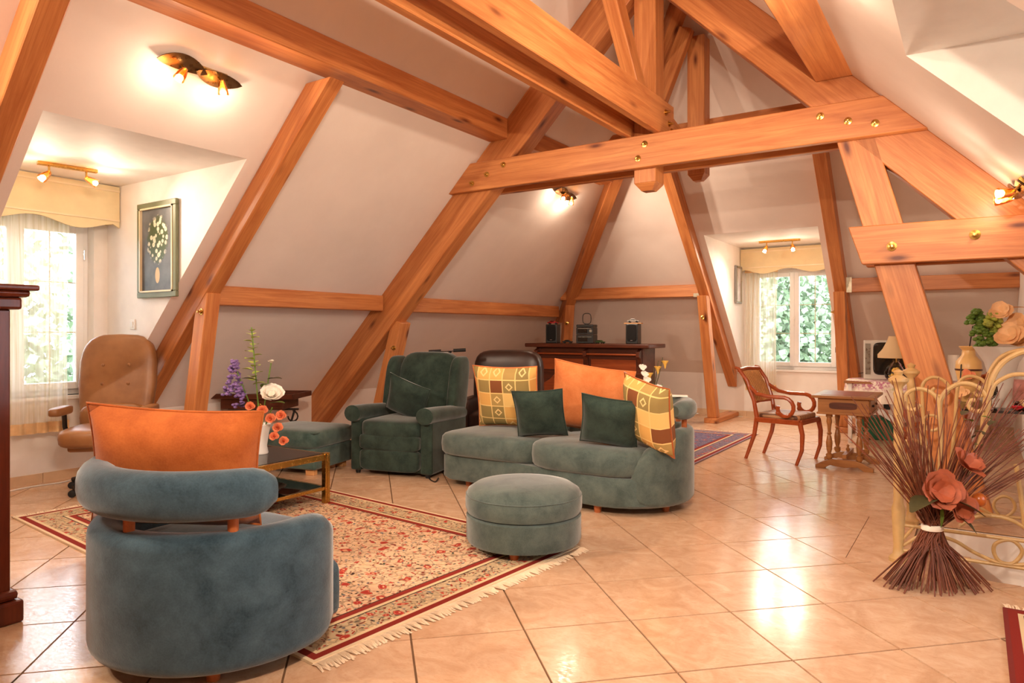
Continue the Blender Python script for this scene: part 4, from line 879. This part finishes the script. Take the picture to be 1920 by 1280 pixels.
wsd = thing('wooden_stand', 'thin wooden display board on a loudspeaker', 'stand', on_bar(.62, -.02)+Vector((0, 0, .276)), R_(10)); obj('board', MB().box(-.12, .12, -.06, .06, 0, .014), 'biscuit_wood', wsd, bevel=.003)
model_car('silver model car on a thin wooden board', on_bar(.62, -.02)+Vector((0, 0, .290)), R_(10), 'silver_paint', 1.1)
# ---------------------------------------------------------------- flowers
RN = random.Random(7)
def petals(c, r, n, mat, parent, cup=.5, name='blossom', up=(0, 0, 1), seed=0, w=.5):
    rn = random.Random(seed); mb = MB(); c = Vector(c); q = Vector(up).to_track_quat('Z', 'Y').to_matrix()
    for k in range(n):
        a = 2*math.pi*k/n*2.4+rn.random()*.3; el = cup*(.3+.7*k/n)+rn.uniform(-.1, .1); rr = r*(1-.45*k/n)
        d = q @ Vector((math.cos(a)*math.cos(el), math.sin(a)*math.cos(el), math.sin(el))); s_ = (q @ Vector((-math.sin(a), math.cos(a), 0)))*rr*w; u_ = d.cross(s_).normalized()*rr*.16
        mb.add([c, c+d*rr*.5-s_+u_, c+d*rr*.55+u_*.2, c+d*rr*.5+s_+u_, c+d*rr*.92-s_*.6+u_*1.2, c+d*rr*1.04+u_*.8, c+d*rr*.92+s_*.6+u_*1.2], [[0, 2, 1], [0, 3, 2], [1, 2, 5, 4], [2, 3, 6, 5]])
    return obj(name, mb, mat, parent, smooth='all')
def leaf(c, d, L, w, mat, parent, name='leaf', curl=.2):
    c, d = Vector(c), Vector(d).normalized(); s_ = d.cross(Vector((0, 0, 1)))
    s_ = s_.normalized() if s_.length > .01 else Vector((1, 0, 0)); up = s_.cross(d); mb = MB(); n = 5; row = []
    for i in range(n+1):
        t_ = i/n; ww = w*math.sin(math.pi*min(.97, t_*.93+.05))**.8; p = c+d*L*t_-up*curl*L*t_*t_; row.append([p-s_*ww+up*ww*.25, p, p+s_*ww+up*ww*.25])
    for r_ in row: mb.v += r_
    for i in range(n):
        for j in range(2): a = i*3+j; mb.f.append([a, a+1, a+4, a+3])
    return obj(name, mb, mat, parent, smooth='all')
def floret_spike(c, h, r, n, mat, parent, seed, name='flower_spike', dirv=(0, 0, 1), fs=.016):
    rn = random.Random(seed); mb = MB(); c = Vector(c); dv = Vector(dirv).normalized()
    for k in range(n):
        t_ = rn.random(); a = rn.random()*6.28; rr = r*(1-.75*t_)*(.5+.5*rn.random()); p = c+dv*h*t_+Vector((math.cos(a)*rr, math.sin(a)*rr, rn.uniform(-.01, .01)))
        mb.squad(fs, fs, fs*.7, 1, 1, tuple(p), 6, 4)
    return obj(name, mb, mat, parent, smooth='all')
# bouquet on coffee table
vb = at_z(489, 850, .385); bq = thing('flower_vase', 'white vase of lilac, coral and white flowers on the coffee table', 'vase', vb, R_(33.5))
obj('vase', MB().lathe([(.05, 0), (.055, .01), (.045, .06), (.06, .16), (.075, .22), (.07, .225), (.04, .16), (.03, .05)], n=24), 'white_plastic', bq, smooth=True)
st = MB()
for a, b in (((0, 0, .1), (-.07, 0, .95)), ((0, 0, .1), (-.18, 0, .62)), ((0, 0, .1), (.07, .02, .68)), ((0, 0, .1), (-.02, -.02, .45)), ((0, 0, .1), (.1, -.04, .35))): st.tube([a, ((a[0]+b[0])/2, 0, (a[2]+b[2])/2+.03), b], .005, 6)
obj('stems', st, 'leaf_green', bq)
for k in range(16):
    z = .52+.40*k/15; a = k*2.4; leaf((-.055-.03*(z-.5), 0, z), (math.cos(a), math.sin(a), .35), .085-.03*k/15, .04, 'lime_leaf', bq)
floret_spike((-.20, 0, .44), .26, .085, 110, 'lilac_petal', bq, 1); floret_spike((-.15, -.03, .36), .14, .05, 40, 'lilac_petal', bq, 2)
petals((.09, -.04, .43), .105, 30, 'white_petal', bq, 1.1, seed=3, up=(.3, -.6, .6)); petals((.075, .02, .68), .035, 10, 'white_petal', bq, 1.4, 'bud', seed=4)
for k, (x, y, z, r_) in enumerate(((.04, -.08, .33, .05), (.10, -.08, .27, .05), (.15, -.07, .20, .05), (-.05, -.08, .36, .045), (.17, -.06, .29, .05), (.19, -.06, .10, .045), (.13, -.09, .14, .045))): petals((x, y, z), r_, 22, 'coral_petal', bq, 1.3, seed=10+k, up=(.2, -.9, .2))
for k, (x, z, a) in enumerate(((-.1, .36, 3.4), (-.12, .28, 3.6), (.12, .56, .3), (.03, .5, 1.2), (-.02, .55, 2.2), (.16, .38, -.2), (-.14, .2, 3.3))): leaf((x*.5, -.02, z), (math.cos(a), -.3, .25), .12, .035, 'leaf_green' if k % 2 else 'dark_leaf', bq)
# flowers behind the sofa on a small stand
fp = at_Y(1222, 735, 6.3); fst = thing('plant_stand', 'slim round stand behind the sofa arm', 'stand', (fp.x, fp.y, 0)); obj('top', MB().lathe([(.13, .60), (.13, .62)], n=24), 'walnut', fst); obj('column', MB().lathe([(.02, .02), (.02, .6)], n=12), 'walnut', fst, smooth=True); obj('base', MB().lathe([(.13, 0), (.12, .02)], n=24), 'walnut', fst)
fl_ = thing('flower_vase', 'small vase of white orchids and yellow lilies behind the sofa', 'vase', (fp.x, fp.y, .62), R_(33.5)); obj('vase', MB().lathe([(.04, 0), (.05, .04), (.03, .10), (.035, .12)], n=16), 'ceramic', fl_, smooth=True)
stm = MB()
for x, z in ((-.08, .40), (.02, .36), (.10, .45), (.06, .42)): stm.tube([(0, 0, .08), (x*.6, 0, z*.6), (x, 0, z)], .004, 6)
obj('stems', stm, 'dark_leaf', fl_)
for k, (x, z) in enumerate(((-.02, .31), (.055, .37), (.12, .42))): obj('lily', MB().rings([[(x+r_*math.cos(2*math.pi*j/12), r_*math.sin(2*math.pi*j/12), zz) for j in range(12)] for r_, zz in ((.004, z-.07), (.015, z-.03), (.035, z), (.03, z-.005), (.004, z-.05))], cap=False), 'yellow_petal', fl_, smooth=True)
for k, (x, z) in enumerate(((-.09, .36), (-.07, .30), (-.05, .25), (.05, .18), (-.08, .22))): petals((x, -.02, z), .04, 6, 'white_petal', fl_, .5, seed=30+k, up=(0, -1, .3))
for a in (.3, 1.2, 2.6, 3.6): leaf((0, 0, .1), (math.cos(a), math.sin(a)*.5-.3, .5), .16, .025, 'leaf_green', fl_)
# ---------------------------------------------------------------- regency armchairs and games table
def regency(label, loc, rz):
    c = thing('dining_armchair', label, 'chair', loc, rz, 'scroll arm chairs'); hw, hd, sz = .24, .22, .44; sq = lambda p, r: MB().tube(p, r, 8)
    for s_ in (-1, 1):
        obj('front_leg', sq([(s_*hw, -hd, sz-.02), (s_*hw, -hd-.025, .3), (s_*hw, -hd-.02, .15), (s_*(hw+.01), -hd+.03, 0)], [.026, .024, .02, .016]), 'chair_wood', c, smooth=True)
        obj('back_leg', sq([(s_*hw*.9, hd, sz), (s_*hw*.9, hd+.03, .25), (s_*hw*.9, hd+.12, 0)], [.025, .022, .017]), 'chair_wood', c, smooth=True)
        obj('back_post', sq([(s_*hw*.9, hd, sz-.02), (s_*hw*.92, hd+.03, .6), (s_*hw*.95, hd+.10, .8), (s_*hw*.97, hd+.19, .92), (s_*hw*.97, hd+.225, .93)], [.024, .021, .02, .02, .014]), 'chair_wood', c, smooth=True)
        ap = [(s_*hw*.93, hd+.07, .74), (s_*(hw+.02), hd-.02, .675), (s_*(hw+.03), hd-.14, .655), (s_*(hw+.03), -.06, .655)]
        for i in range(13): a = R_(90+24*i); rr = .105-.0035*i; ap.append((s_*(hw+.03), -.08-.0+rr*math.cos(a) if 0 else -.08-rr*math.sin(R_(24*i)), .55+rr*math.cos(R_(24*i))))
        obj('arm', sq(ap, [.02]*len(ap)), 'chair_wood', c, smooth=True); obj('arm_scroll_end', MB().squad(.022, .026, .026, 1, 1, (s_*(hw+.03), -.02, .50), 10, 8), 'chair_wood', c, smooth='all')
        obj('side_rail', MB().box(s_*hw-.02, s_*hw+.02, -hd, hd, sz-.05, sz), 'chair_wood', c, bevel=.006)
    for y in (-hd, hd): obj('seat_rail', MB().box(-hw, hw, y-.02, y+.02, sz-.05, sz), 'chair_wood', c, bevel=.006)
    obj('seat', MB().squad(hw-.005, hd, .035, .4, .25, (0, 0, sz+.015)), 'seat_stripe', c, smooth='all')
    obj('top_rail', MB().tube([(-hw*.96, hd+.18, .905), (0, hd+.215, .915), (hw*.96, hd+.18, .905)], .024, 8), 'chair_wood', c, smooth=True)
    obj('lower_rail', MB().tube([(-hw*.9, hd+.035, .58), (0, hd+.06, .58), (hw*.9, hd+.035, .58)], .014, 8), 'chair_wood', c, smooth=True)
    bk_ = obj('back_panel', MB().add([(-hw*.88, hd+.04, .585), (hw*.88, hd+.04, .585), (hw*.9, hd+.175, .895), (-hw*.9, hd+.175, .895)], [[0, 1, 2, 3]]).add([(-hw*.88, hd+.05, .585), (hw*.88, hd+.05, .585), (hw*.9, hd+.185, .895), (-hw*.9, hd+.185, .895)], [[3, 2, 1, 0]]), 'cane', c)
    for k in range(11):
        x = -hw*.8+hw*1.6*k/10; obj('back_rib', MB().tube([(x, hd+.035, .59), (x, hd+.09, .74), (x, hd+.17, .89)], .006, 6), 'cane', bk_, M=MW[c.name], smooth=True)
    return c
t = NT('seat_stripe'); tc = t.n('ShaderNodeTexCoord'); w_ = t.n('ShaderNodeTexWave'); w_.inputs['Scale'].default_value = 9; t.l(tc.outputs['Object'], w_.inputs['Vector']); t.set(t.ramp(w_.outputs['Fac'], [(.3, lin(186, 134, 92)), (.6, lin(206, 158, 112)), (.85, lin(92, 56, 36))]), .55)
plain('cane', (206, 150, 88), .6, .12, 30)
f1, f2, f3, f4 = at_z(1417, 862), at_z(1452, 851.5), at_z(1499, 873), at_z(1537.5, 861); cc = (f1+f2+f3+f4)/4
regency('mahogany scroll-arm chair with caned back turned towards the small table', (cc.x, cc.y, 0), R_(80))
c2 = W(3.86, 6.42); regency('mahogany scroll-arm chair between the small table and the stair railing', (c2.x, c2.y, 0), R_(-95))
tb = W(3.27, 6.80); gt = thing('side_table', 'small oak games table on turned trestle legs between the chairs', 'table', tb, 0)
obj('top', MB().box(-.27, .27, -.36, .36, .675, .70), 'oak', gt, bevel=.006); obj('inlay', MB().box(-.2, .2, -.26, .26, .7, .702), 'cherry', gt)
obj('apron', MB().box(-.22, .22, -.31, .31, .535, .675), 'oak', gt, bevel=.005); obj('apron_moulding', MB().box(-.23, .23, -.32, .32, .52, .54), 'oak', gt, bevel=.005)
obj('oval_panel', MB().rings([[(x*.12, y, .605+z*.032) for x, z in [(math.copysign(abs(math.cos(a_))**.5, math.cos(a_)), math.copysign(abs(math.sin(a_))**.5, math.sin(a_))) for a_ in [2*math.pi*i/20 for i in range(20)]]] for y in (-.316, -.306)]), 'walnut', gt)
for y0, y1 in ((-.28, -.01), (.01, .28)):
    d_ = obj('drawer', MB().box(.216, .228, y0, y1, .55, .66), 'oak', gt, bevel=.004); obj('knob', MB().squad(.012, .012, .012, 1, 1, (.236, (y0+y1)/2, .605), 8, 6), 'dark_iron', d_, smooth='all')
LEGP = [(.018, 0), (.03, .02), (.03, .05), (.016, .06), (.026, .1), (.03, .16), (.02, .22), (.014, .235), (.026, .25), (.014, .265), (.018, .32), (.026, .36), (.02, .40), (.03, .405), (.03, .45)]
for sx in (-1, 1):
    for sy in (-1, 1): obj('turned_leg', MB().lathe(LEGP, (sx*.13, sy*.24, .085), 12), 'oak', gt, smooth=True)
for sy in (-1, 1):
    pr = [(-.25, 0), (-.17, 0), (-.12, .035), (0, .02), (.12, .035), (.17, 0), (.25, 0), (.25, .03), (.16, .075), (.1, .095), (-.1, .095), (-.16, .075), (-.25, .03)]
    obj('trestle_foot', MB().rings([[(x, sy*.24+dy, z) for x, z in pr] for dy in (-.03, .03)]), 'oak', gt, bevel=.004)
obj('stretcher', MB().box(-.02, .02, -.24, .24, .1, .14), 'oak', gt, bevel=.004); obj('finial', MB().lathe([(.012, 0), (.02, .02), (.008, .04), (.014, .055), (.001, .07)], (0, 0, .14), 10), 'oak', gt, smooth=True)
# ---------------------------------------------------------------- cloth table with television
tvp = Vector((-.62, 9.35, 0)); ctb = thing('draped_table', 'long table under a white cloth printed with pink blossom', 'table', tvp)
obj('table_top', MB().box(-.66, .66, -.36, .40, .70, .725), 'oak', ctb)
for sx in (-1, 1):
    for sy in (-.3, .34): obj('leg', MB().box(sx*.6-.02, sx*.6+.02, sy-.02, sy+.02, 0, .70), 'white_frame', ctb)
t = NT('blossom_cloth'); tc = t.n('ShaderNodeTexCoord'); s = t.n('ShaderNodeSeparateXYZ'); t.l(tc.outputs['Object'], s.inputs[0])
nn = t.noise(tc.outputs['Object'], 5, 2); n2 = t.noise(tc.outputs['Object'], 38, 3, .7); zz = t.ramp(s.outputs['Z'], [(.60, (0, 0, 0)), (.66, (1, 1, 1)), (.735, (1, 1, 1)), (.74, (0, 0, 0))])
pk = t.math('MULTIPLY', t.ramp(nn, [(.46, (0, 0, 0)), (.54, (1, 1, 1))]), t.math('MULTIPLY', zz, t.ramp(n2, [(.44, (0, 0, 0)), (.54, (1, 1, 1))])))
gr_ = t.math('MULTIPLY', t.ramp(nn, [(.40, (1, 1, 1)), (.45, (0, 0, 0))]), t.math('MULTIPLY', zz, t.ramp(n2, [(.46, (0, 0, 0)), (.56, (1, 1, 1))])))
t.set(t.mix(gr_, t.mix(pk, lin(240, 230, 216), lin(190, 120, 150)), lin(168, 170, 90)), .85)
mb = MB(); per = []; n = 120
for i in range(n):
    a = 2*math.pi*i/n; c_, s_ = math.cos(a), math.sin(a); k = 1/max(abs(c_)**4+abs(s_)**4, 1e-6)**.25; per.append((c_*k, s_*k, a))
rows = [[(x*.67, .02+y*.385, .728) for x, y, a in per]]
for j, dz in enumerate((.01, .08, .16, .25)):
    rows.append([(x*(.675+.035*(j/3)*math.sin(22*a)), .02+y*(.39+.035*(j/3)*math.sin(22*a)), .728-dz) for x, y, a in per])
mb.rings(rows, cap=False); mb.f.append(list(range(n))); tcl = thing('tablecloth', 'white tablecloth printed with pink blossom draped over the television table', 'tablecloth', tvp); obj('cloth', mb, 'blossom_cloth', tcl, smooth=True)
zt = .73; tv = thing('television', 'silver tube television on the draped table', 'television', (-.80, 9.55, zt), R_(12))
obj('casing', MB().rings([[(x*k, y, .235+z*k) for x, z in ((-.34, -.235), (.34, -.235), (.34, .235), (-.34, .235))] for y, k in ((-.12, 1), (-.02, 1), (.12, .8), (.2, .6))]), 'tv_silver', tv, bevel=.01)
obj('screen', MB().squad(.245, .012, .195, .25, .25, (.0, -.12, .25)), 'screen', tv, smooth='all')
for s_ in (-1, 1): obj('side_speaker', MB().box(s_*.30-.028, s_*.30+.028, -.126, -.118, .06, .43), 'pewter', tv, bevel=.003)
lm = at_Y(1680, 697, 8.05); tl_ = thing('table_lamp', 'table lamp with cream shade and glass base filled with dried flowers', 'lamp', (lm.x, lm.y, zt))
obj('glass_base', MB().lathe([(.06, 0), (.11, .04), (.125, .10), (.09, .18), (.04, .23), (.035, .25)], n=24), 'glass', tl_, smooth=True); floret_spike((0, 0, .02), .13, .085, 60, 'yellow_petal', tl_, 5, 'dried_flowers', fs=.02); floret_spike((0, 0, .02), .10, .09, 40, 'dark_leaf', tl_, 6, 'dried_leaves', fs=.02)
obj('shade', MB().rings([[(r_*math.cos(2*math.pi*j/28), r_*math.sin(2*math.pi*j/28), z) for j in range(28)] for r_, z in ((.19, .27), (.19, .31), (.14, .37), (.09, .47), (.075, .52))], cap=False), 'lamp_shade', tl_, smooth=True); obj('stem', MB().lathe([(.012, .22), (.012, .5)], n=8), 'brass', tl_)
pr_ = at_Y(1788, 696, 8.2); pp = thing('paper_roll', 'white ribbed paper towel roll standing on the draped table', 'paper roll', (pr_.x, pr_.y, zt)); obj('roll', MB().lathe([(.02, 0), (.062, 0)]+[(.062 if i % 2 else .059, .02*i) for i in range(1, 15)]+[(.06, .30), (.02, .30)], n=24), 'paper', pp, smooth=True)
cb_ = thing('black_cable', 'black cable with a plug lying on the draped table', 'cable', (0, 0, 0)); p0 = at_z(1610, 700, zt+.006); p1 = at_z(1662, 690, zt+.01); obj('wire', MB().tube([p0, (p0+p1)/2+Vector((0, -.05, 0)), p1, p1+Vector((.1, .05, 0))], .006, 6), 'black_plastic', cb_); obj('plug', MB().squad(.035, .02, .015, .6, .6, tuple(at_z(1640, 699, zt+.015)), 10, 6), 'black_plastic', cb_, smooth='all')
# things under the table
ub = at_z(1622, 822); g = thing('storage_crate', 'green plastic crate under the draped table', 'crate', (ub.x+.15, ub.y+.1, 0), R_(10)); obj('bin', MB().box(-.2, .2, -.15, .15, 0, .26), 'green_plastic', g, bevel=.01); obj('rim', MB().box(-.21, .21, -.16, .16, .24, .27), 'green_plastic', g, bevel=.006)
g = thing('white_board', 'white board leaning diagonally under the draped table', 'board', M=TR((ub.x+.35, ub.y-.12, .0), R_(-8)) @ Matrix.Rotation(R_(32), 4, 'Y')); obj('panel', MB().box(-.42, .42, -.012, .012, .17, .24), 'white_frame', g, bevel=.004)
g = thing('black_bag', 'black bag on the floor under the draped table', 'bag', (ub.x+.75, ub.y+.22, 0), R_(-20)); obj('body', MB().squad(.2, .13, .15, .6, .5, (0, 0, .15)), 'navy', g, smooth='all'); obj('handle', MB().tube(arc(0, 0, .1, 0, math.pi, 10)[:0]+[(.1*math.cos(R_(18*i)), 0, .28+.09*math.sin(R_(18*i))) for i in range(11)], .01, 6), 'black_plastic', g, smooth=True)
wo = at_v(1663, 762, KB); g = thing('wall_socket', 'black wall socket under the draped table', 'socket', (wo.x, KB, max(.2, wo.z))); obj('plate', MB().box(-.04, .04, -.015, 0, -.04, .04), 'black_plastic', g, bevel=.004)
# ---------------------------------------------------------------- glass table with vases by the partition
gtb = thing('glass_table', 'glass topped table against the partition wall', 'table', (.12, 6.62, 0)); obj('glass_top', MB().box(-.26, .28, -.45, .45, .715, .727), 'smoked_glass', gtb, bevel=.002)
obj('edge', MB().box(-.265, -.255, -.455, .455, .712, .73).box(-.265, .285, -.46, -.45, .712, .73), 'dark_iron', gtb)
for sx in (-.22, .24):
    for sy in (-.4, .4): obj('leg', MB().lathe([(.016, 0), (.016, .715)], (sx, sy, 0), 10), 'cream_iron', gtb, smooth=True)
tv_ = thing('trumpet_vase', 'tall white flared vase with green and peach flowers', 'vase', (.17, 6.5, .728))
obj('vase', MB().lathe([(.07, 0), (.075, .02), (.07, .10), (.08, .22), (.11, .34), (.165, .43), (.185, .46), (.175, .455), (.10, .33), (.06, .2), (.05, .05)], n=32), 'white_plastic', tv_, smooth=True)
for k, (x, y, z) in enumerate(((-.12, 0, .60), (-.05, -.04, .66), (-.16, .04, .68), (-.03, .03, .58), (-.11, -.02, .52))): floret_spike((x, y, z-.05), .11, .085, 46, 'lime_leaf' if k % 2 else 'leaf_green', tv_, 60+k, 'green_bloom', fs=.022)
for k, (x, y, z, r_) in enumerate(((.05, -.08, .54, .11), (.10, -.02, .62, .10), (.0, -.06, .72, .09), (.12, .05, .52, .10))): petals((x, y, z), r_, 9, 'peach_petal', tv_, .5, 'peach_bloom', seed=70+k, up=(-.3, -.8, .4), w=.65)
leaf((.02, 0, .74), (.6, -.5, .2), .18, .03, 'peach_petal', tv_, 'spathe')
am = thing('amphora', 'apricot glazed amphora with dark stemmed poppies', 'vase', (-.04, 6.86, .728)); obj('jar', MB().lathe([(.05, 0), (.06, .02), (.07, .14), (.095, .26), (.09, .33), (.05, .38), (.045, .42), (.07, .45), (.065, .455), (.035, .41)], n=28), 'apricot_glaze', am, smooth=True)
obj('band', MB().lathe([(.096, .255), (.098, .262), (.096, .27)], n=28), 'walnut', am, smooth=True)
stm = MB(); stm.tube([(0, 0, .4), (.02, -.05, .55), (.03, -.08, .62)], .005, 6).tube([(0, 0, .4), (-.05, -.08, .3), (-.06, -.12, .1), (-.05, -.13, .05)], .005, 6); obj('stems', stm, 'dark_iron', am)
petals((.0, -.13, .22), .06, 8, 'coral_petal', am, .5, seed=80, up=(-.3, -.8, .3)); petals((-.04, -.14, .08), .06, 8, 'peach_petal', am, .5, seed=81, up=(-.3, -.8, .3))
cg = thing('crystal_glass', 'cut crystal goblet on the glass table', 'glass', (.10, 6.28, .728)); obj('goblet', MB().lathe([(.04, 0), (.042, .006), (.008, .02), (.008, .07), (.03, .09), (.045, .13), (.042, .17), (.038, .17), (.04, .13), (.02, .095)], n=12), 'glass', cg)
bg_ = thing('pink_bag', 'folded mauve cloth bag on the glass table', 'bag', (.30, 6.72, .728), R_(20)); obj('cloth', MB().squad(.09, .16, .10, .6, .5, (0, 0, .1)), 'pink_petal', bg_, smooth='all'); obj('leather_flap', MB().squad(.092, .165, .02, .6, .5, (0, 0, .03)), 'walnut', bg_, smooth='all')
# ---------------------------------------------------------------- wrought iron railings
def catmull(P, k=6):
    P = [Vector(p) for p in P]; out = []
    for i in range(len(P)-1):
        a, b, c, d = P[max(i-1, 0)], P[i], P[i+1], P[min(i+2, len(P)-1)]
        for j in range(k): t_ = j/k; out.append(.5*((2*b)+(c-a)*t_+(2*a-5*b+4*c-d)*t_*t_+(3*b-a-3*c+d)*t_**3))
    return out+[P[-1]]
def railing(label, v, nu, curves, newel_h, bars):
    r = thing('iron_railing', label, 'railing', (nu, v, 0)); I = Matrix.Identity(4)
    H = newel_h
    obj('newel_post', MB().lathe([(.05, 0), (.05, .02), (.03, .04), (.026, .08), (.036, .30), (.026, .33), (.024, H-.16), (.028, H-.14), (.02, H-.12), (.024, H-.10), (.052, H-.07), (.052, H-.055), (.02, H-.035), (.028, H-.015), (.001, H)], n=14), 'cream_iron', r, smooth=True)
    for nm, pts, rad in curves: obj(nm, MB().tube(catmull([at_v(x, y, v) for x, y in pts]), rad, 8), 'cream_iron', r, I, smooth=True)
    for (a, b, rad) in bars: obj('bar', MB().tube([a, b], rad, 8), 'cream_iron', r, I, smooth=True)
    return r
near = [('scroll', [(1745, 1000), (1754, 950), (1762, 880), (1764, 810), (1760, 755), (1749, 738), (1728, 729), (1709, 731), (1697, 742), (1697, 757), (1704, 767), (1717, 767), (1726, 758)], .011),
 ('scroll', [(1748, 1000), (1758, 940), (1764, 850), (1762, 765), (1769, 740), (1782, 727), (1801, 719), (1824, 721), (1842, 732), (1852, 749), (1848, 764), (1835, 771), (1822, 768), (1816, 759), (1820, 751), (1829, 750)], .012),
 ('arch_rail', [(1752, 1000), (1790, 920), (1826, 860), (1846, 804), (1852, 770), (1854, 742), (1861, 710), (1876, 684), (1899, 667), (1925, 658), (1965, 655), (2010, 668), (2040, 700), (2050, 760)], .014),
 ('scroll', [(1856, 745), (1865, 721), (1884, 708), (1902, 702), (1925, 703), (1950, 715), (1958, 740), (1945, 760), (1925, 762), (1915, 750)], .011),
 ('scroll', [(1690, 835), (1700, 826), (1718, 826), (1736, 838), (1744, 858), (1735, 876), (1716, 882), (1699, 872), (1693, 852)], .009),
 ('scroll', [(1767, 1006), (1793, 1015), (1826, 1035), (1859, 1050), (1876, 1055), (1898, 1056), (1913, 1043), (1916, 1030), (1902, 1015), (1885, 1012), (1867, 1019), (1863, 1032), (1870, 1048), (1884, 1056), (1920, 1058), (1960, 1050)], .010),
 ('scroll', [(1800, 985), (1828, 970), (1859, 967), (1891, 973), (1920, 988), (1950, 1010)], .010),
 ('strut', [(1689, 1015), (1712, 989)], .009), ('strut', [(1690, 1024), (1727, 1002)], .009), ('stay', [(1905, 870), (1914, 930), (1922, 990)], .011)]
a0 = at_v(1758, 1041, 4.52); a1 = at_v(1776, 995, 4.52)
railing('cream wrought iron railing with scrolls behind the dried branches', 4.52, -.36, near, 1.09, [((-.36, 4.52, a0.z), (1.7, 4.52, a0.z), .010), ((-.36, 4.52, a1.z), (1.7, 4.52, a1.z), .010)])
far = [('scroll', [(1735, 840), (1731, 780), (1729, 740), (1730, 722), (1738, 711), (1752, 707), (1768, 712), (1779, 724), (1776, 737), (1764, 742), (1752, 739), (1748, 732), (1753, 727)], .011),
 ('scroll', [(1727, 830), (1727, 800), (1729, 790), (1738, 780), (1752, 779), (1762, 788), (1762, 800), (1750, 807), (1738, 804), (1737, 797)], .010),
 ('scroll', [(1780, 900), (1790, 800), (1795, 730), (1803, 711), (1820, 705), (1839, 710), (1848, 722), (1846, 738), (1834, 742), (1826, 734)], .011),
 ('arch_rail', [(1800, 930), (1835, 840), (1846, 760), (1852, 710), (1865, 682), (1884, 665), (1915, 656), (1955, 655)], .013),
 ('scroll', [(1837, 951), (1856, 962), (1872, 969), (1891, 966), (1903, 952), (1897, 936), (1881, 930), (1866, 938), (1864, 952), (1875, 967)], .009)]
railing('cream wrought iron railing between the stairwell and the leaning truss leg', 5.47, -.36, far, 1.09, [((-.36, 5.47, .12), (1.7, 5.47, .12), .010)])
# ---------------------------------------------------------------- dried branch bundle
bb = Vector(at_z(1748, 1098)); br = thing('branch_bundle', 'tall bundle of dried twigs tied at the waist with rust flowers standing by the railing', 'dried bouquet', bb, ANG)
rn = random.Random(21); tw_, hb_ = MB(), .30
for k in range(135):
    a = rn.random()*6.283; r0 = (.10+.17*rn.random()); side = rn.random()
    bx = r0*math.cos(a)*1.25; by = r0*math.sin(a)*.6
    if rn.random() < .45: ang = rn.uniform(.35, 1.05)           # towards the right
    elif rn.random() < .6: ang = rn.uniform(-.75, -.1)
    else: ang = rn.uniform(-.25, .45)
    Lt = rn.uniform(.55, .85)*(1.05 if ang > .3 else .9); tx = math.sin(ang)*Lt; tz = hb_+math.cos(ang)*Lt; ty = rn.uniform(-.12, .10)
    mx_ = rn.uniform(-.035, .035); my = rn.uniform(-.03, .03)
    tw_.tube(catmull([(-bx*.9, -by, .004), (-bx*.45+mx_*.3, -by*.5, .15), (mx_, my, hb_), (mx_+tx*.45, my+ty*.4, hb_+(tz-hb_)*.5), (tx, ty, tz+rn.uniform(-.03, .03))], 3), [.0036]*7+[.003]*3+[.0022]*3, 5)
o = obj('twigs', tw_, 'twig', br); o['kind'] = 'stuff'
obj('tie_band', MB().lathe([(.05, hb_-.014), (.054, hb_-.01), (.054, hb_+.01), (.05, hb_+.014)], n=20, sy=.8), 'white_petal', br, smooth=True)
petals((-.02, -.08, .50), .12, 16, 'rust_petal', br, .7, 'dried_flower', (0, -.9, .3), 91, .55); petals((.08, -.08, .42), .10, 12, 'rust_petal', br, .5, 'dried_flower', (.2, -.9, .2), 92, .5); petals((.12, -.08, .62), .11, 10, 'rust_petal', br, .8, 'dried_flower', (.3, -.6, .7), 93, .45)
leaf((-.03, -.07, .46), (-.8, -.4, .2), .17, .06, 'dark_leaf', br, curl=.5); leaf((.02, -.09, .47), (.9, -.3, -.25), .18, .05, 'dark_leaf', br); leaf((.05, -.08, .40), (.7, -.4, -.5), .14, .05, 'dark_leaf', br)
obj('dried_pod', MB().squad(.034, .034, .036, 1, 1, (.20, -.06, .455), 16, 10), 'gourd', br, smooth='all'); leaf((.0, -.07, .44), (.05, -.2, -1), .12, .012, 'leaf_green', br, 'leaf_stalk')
for k, (x, z, m_) in enumerate(((.42, .90, 'red_petal'), (.49, .82, 'red_petal'))): petals((x, -.02, z), .04, 10, m_, br, 1.1, 'red_bloom', seed=95+k)
for k in range(12): leaf((rn.uniform(.15, .5), rn.uniform(-.08, .02), rn.uniform(.62, .9)), (rn.uniform(-1, 1), -.4, rn.uniform(-.4, .6)), .05, .02, 'dark_leaf' if k % 3 else 'leaf_green', br)
# cables on the floor
for lab, pts in (('white cable along the floor in the leather-chair dormer', [(10, 922), (60, 912), (120, 903), (150, 893)]), ('thin dark cable beside the recliner', [(800, 888), (806, 898), (816, 903), (822, 896)])):
    c = thing('floor_cable', lab, 'cable'); obj('wire', MB().tube(catmull([at_z(x, y, .006) for x, y in pts]), .006, 6), 'white_plastic' if 'white' in lab else 'black_plastic', c)
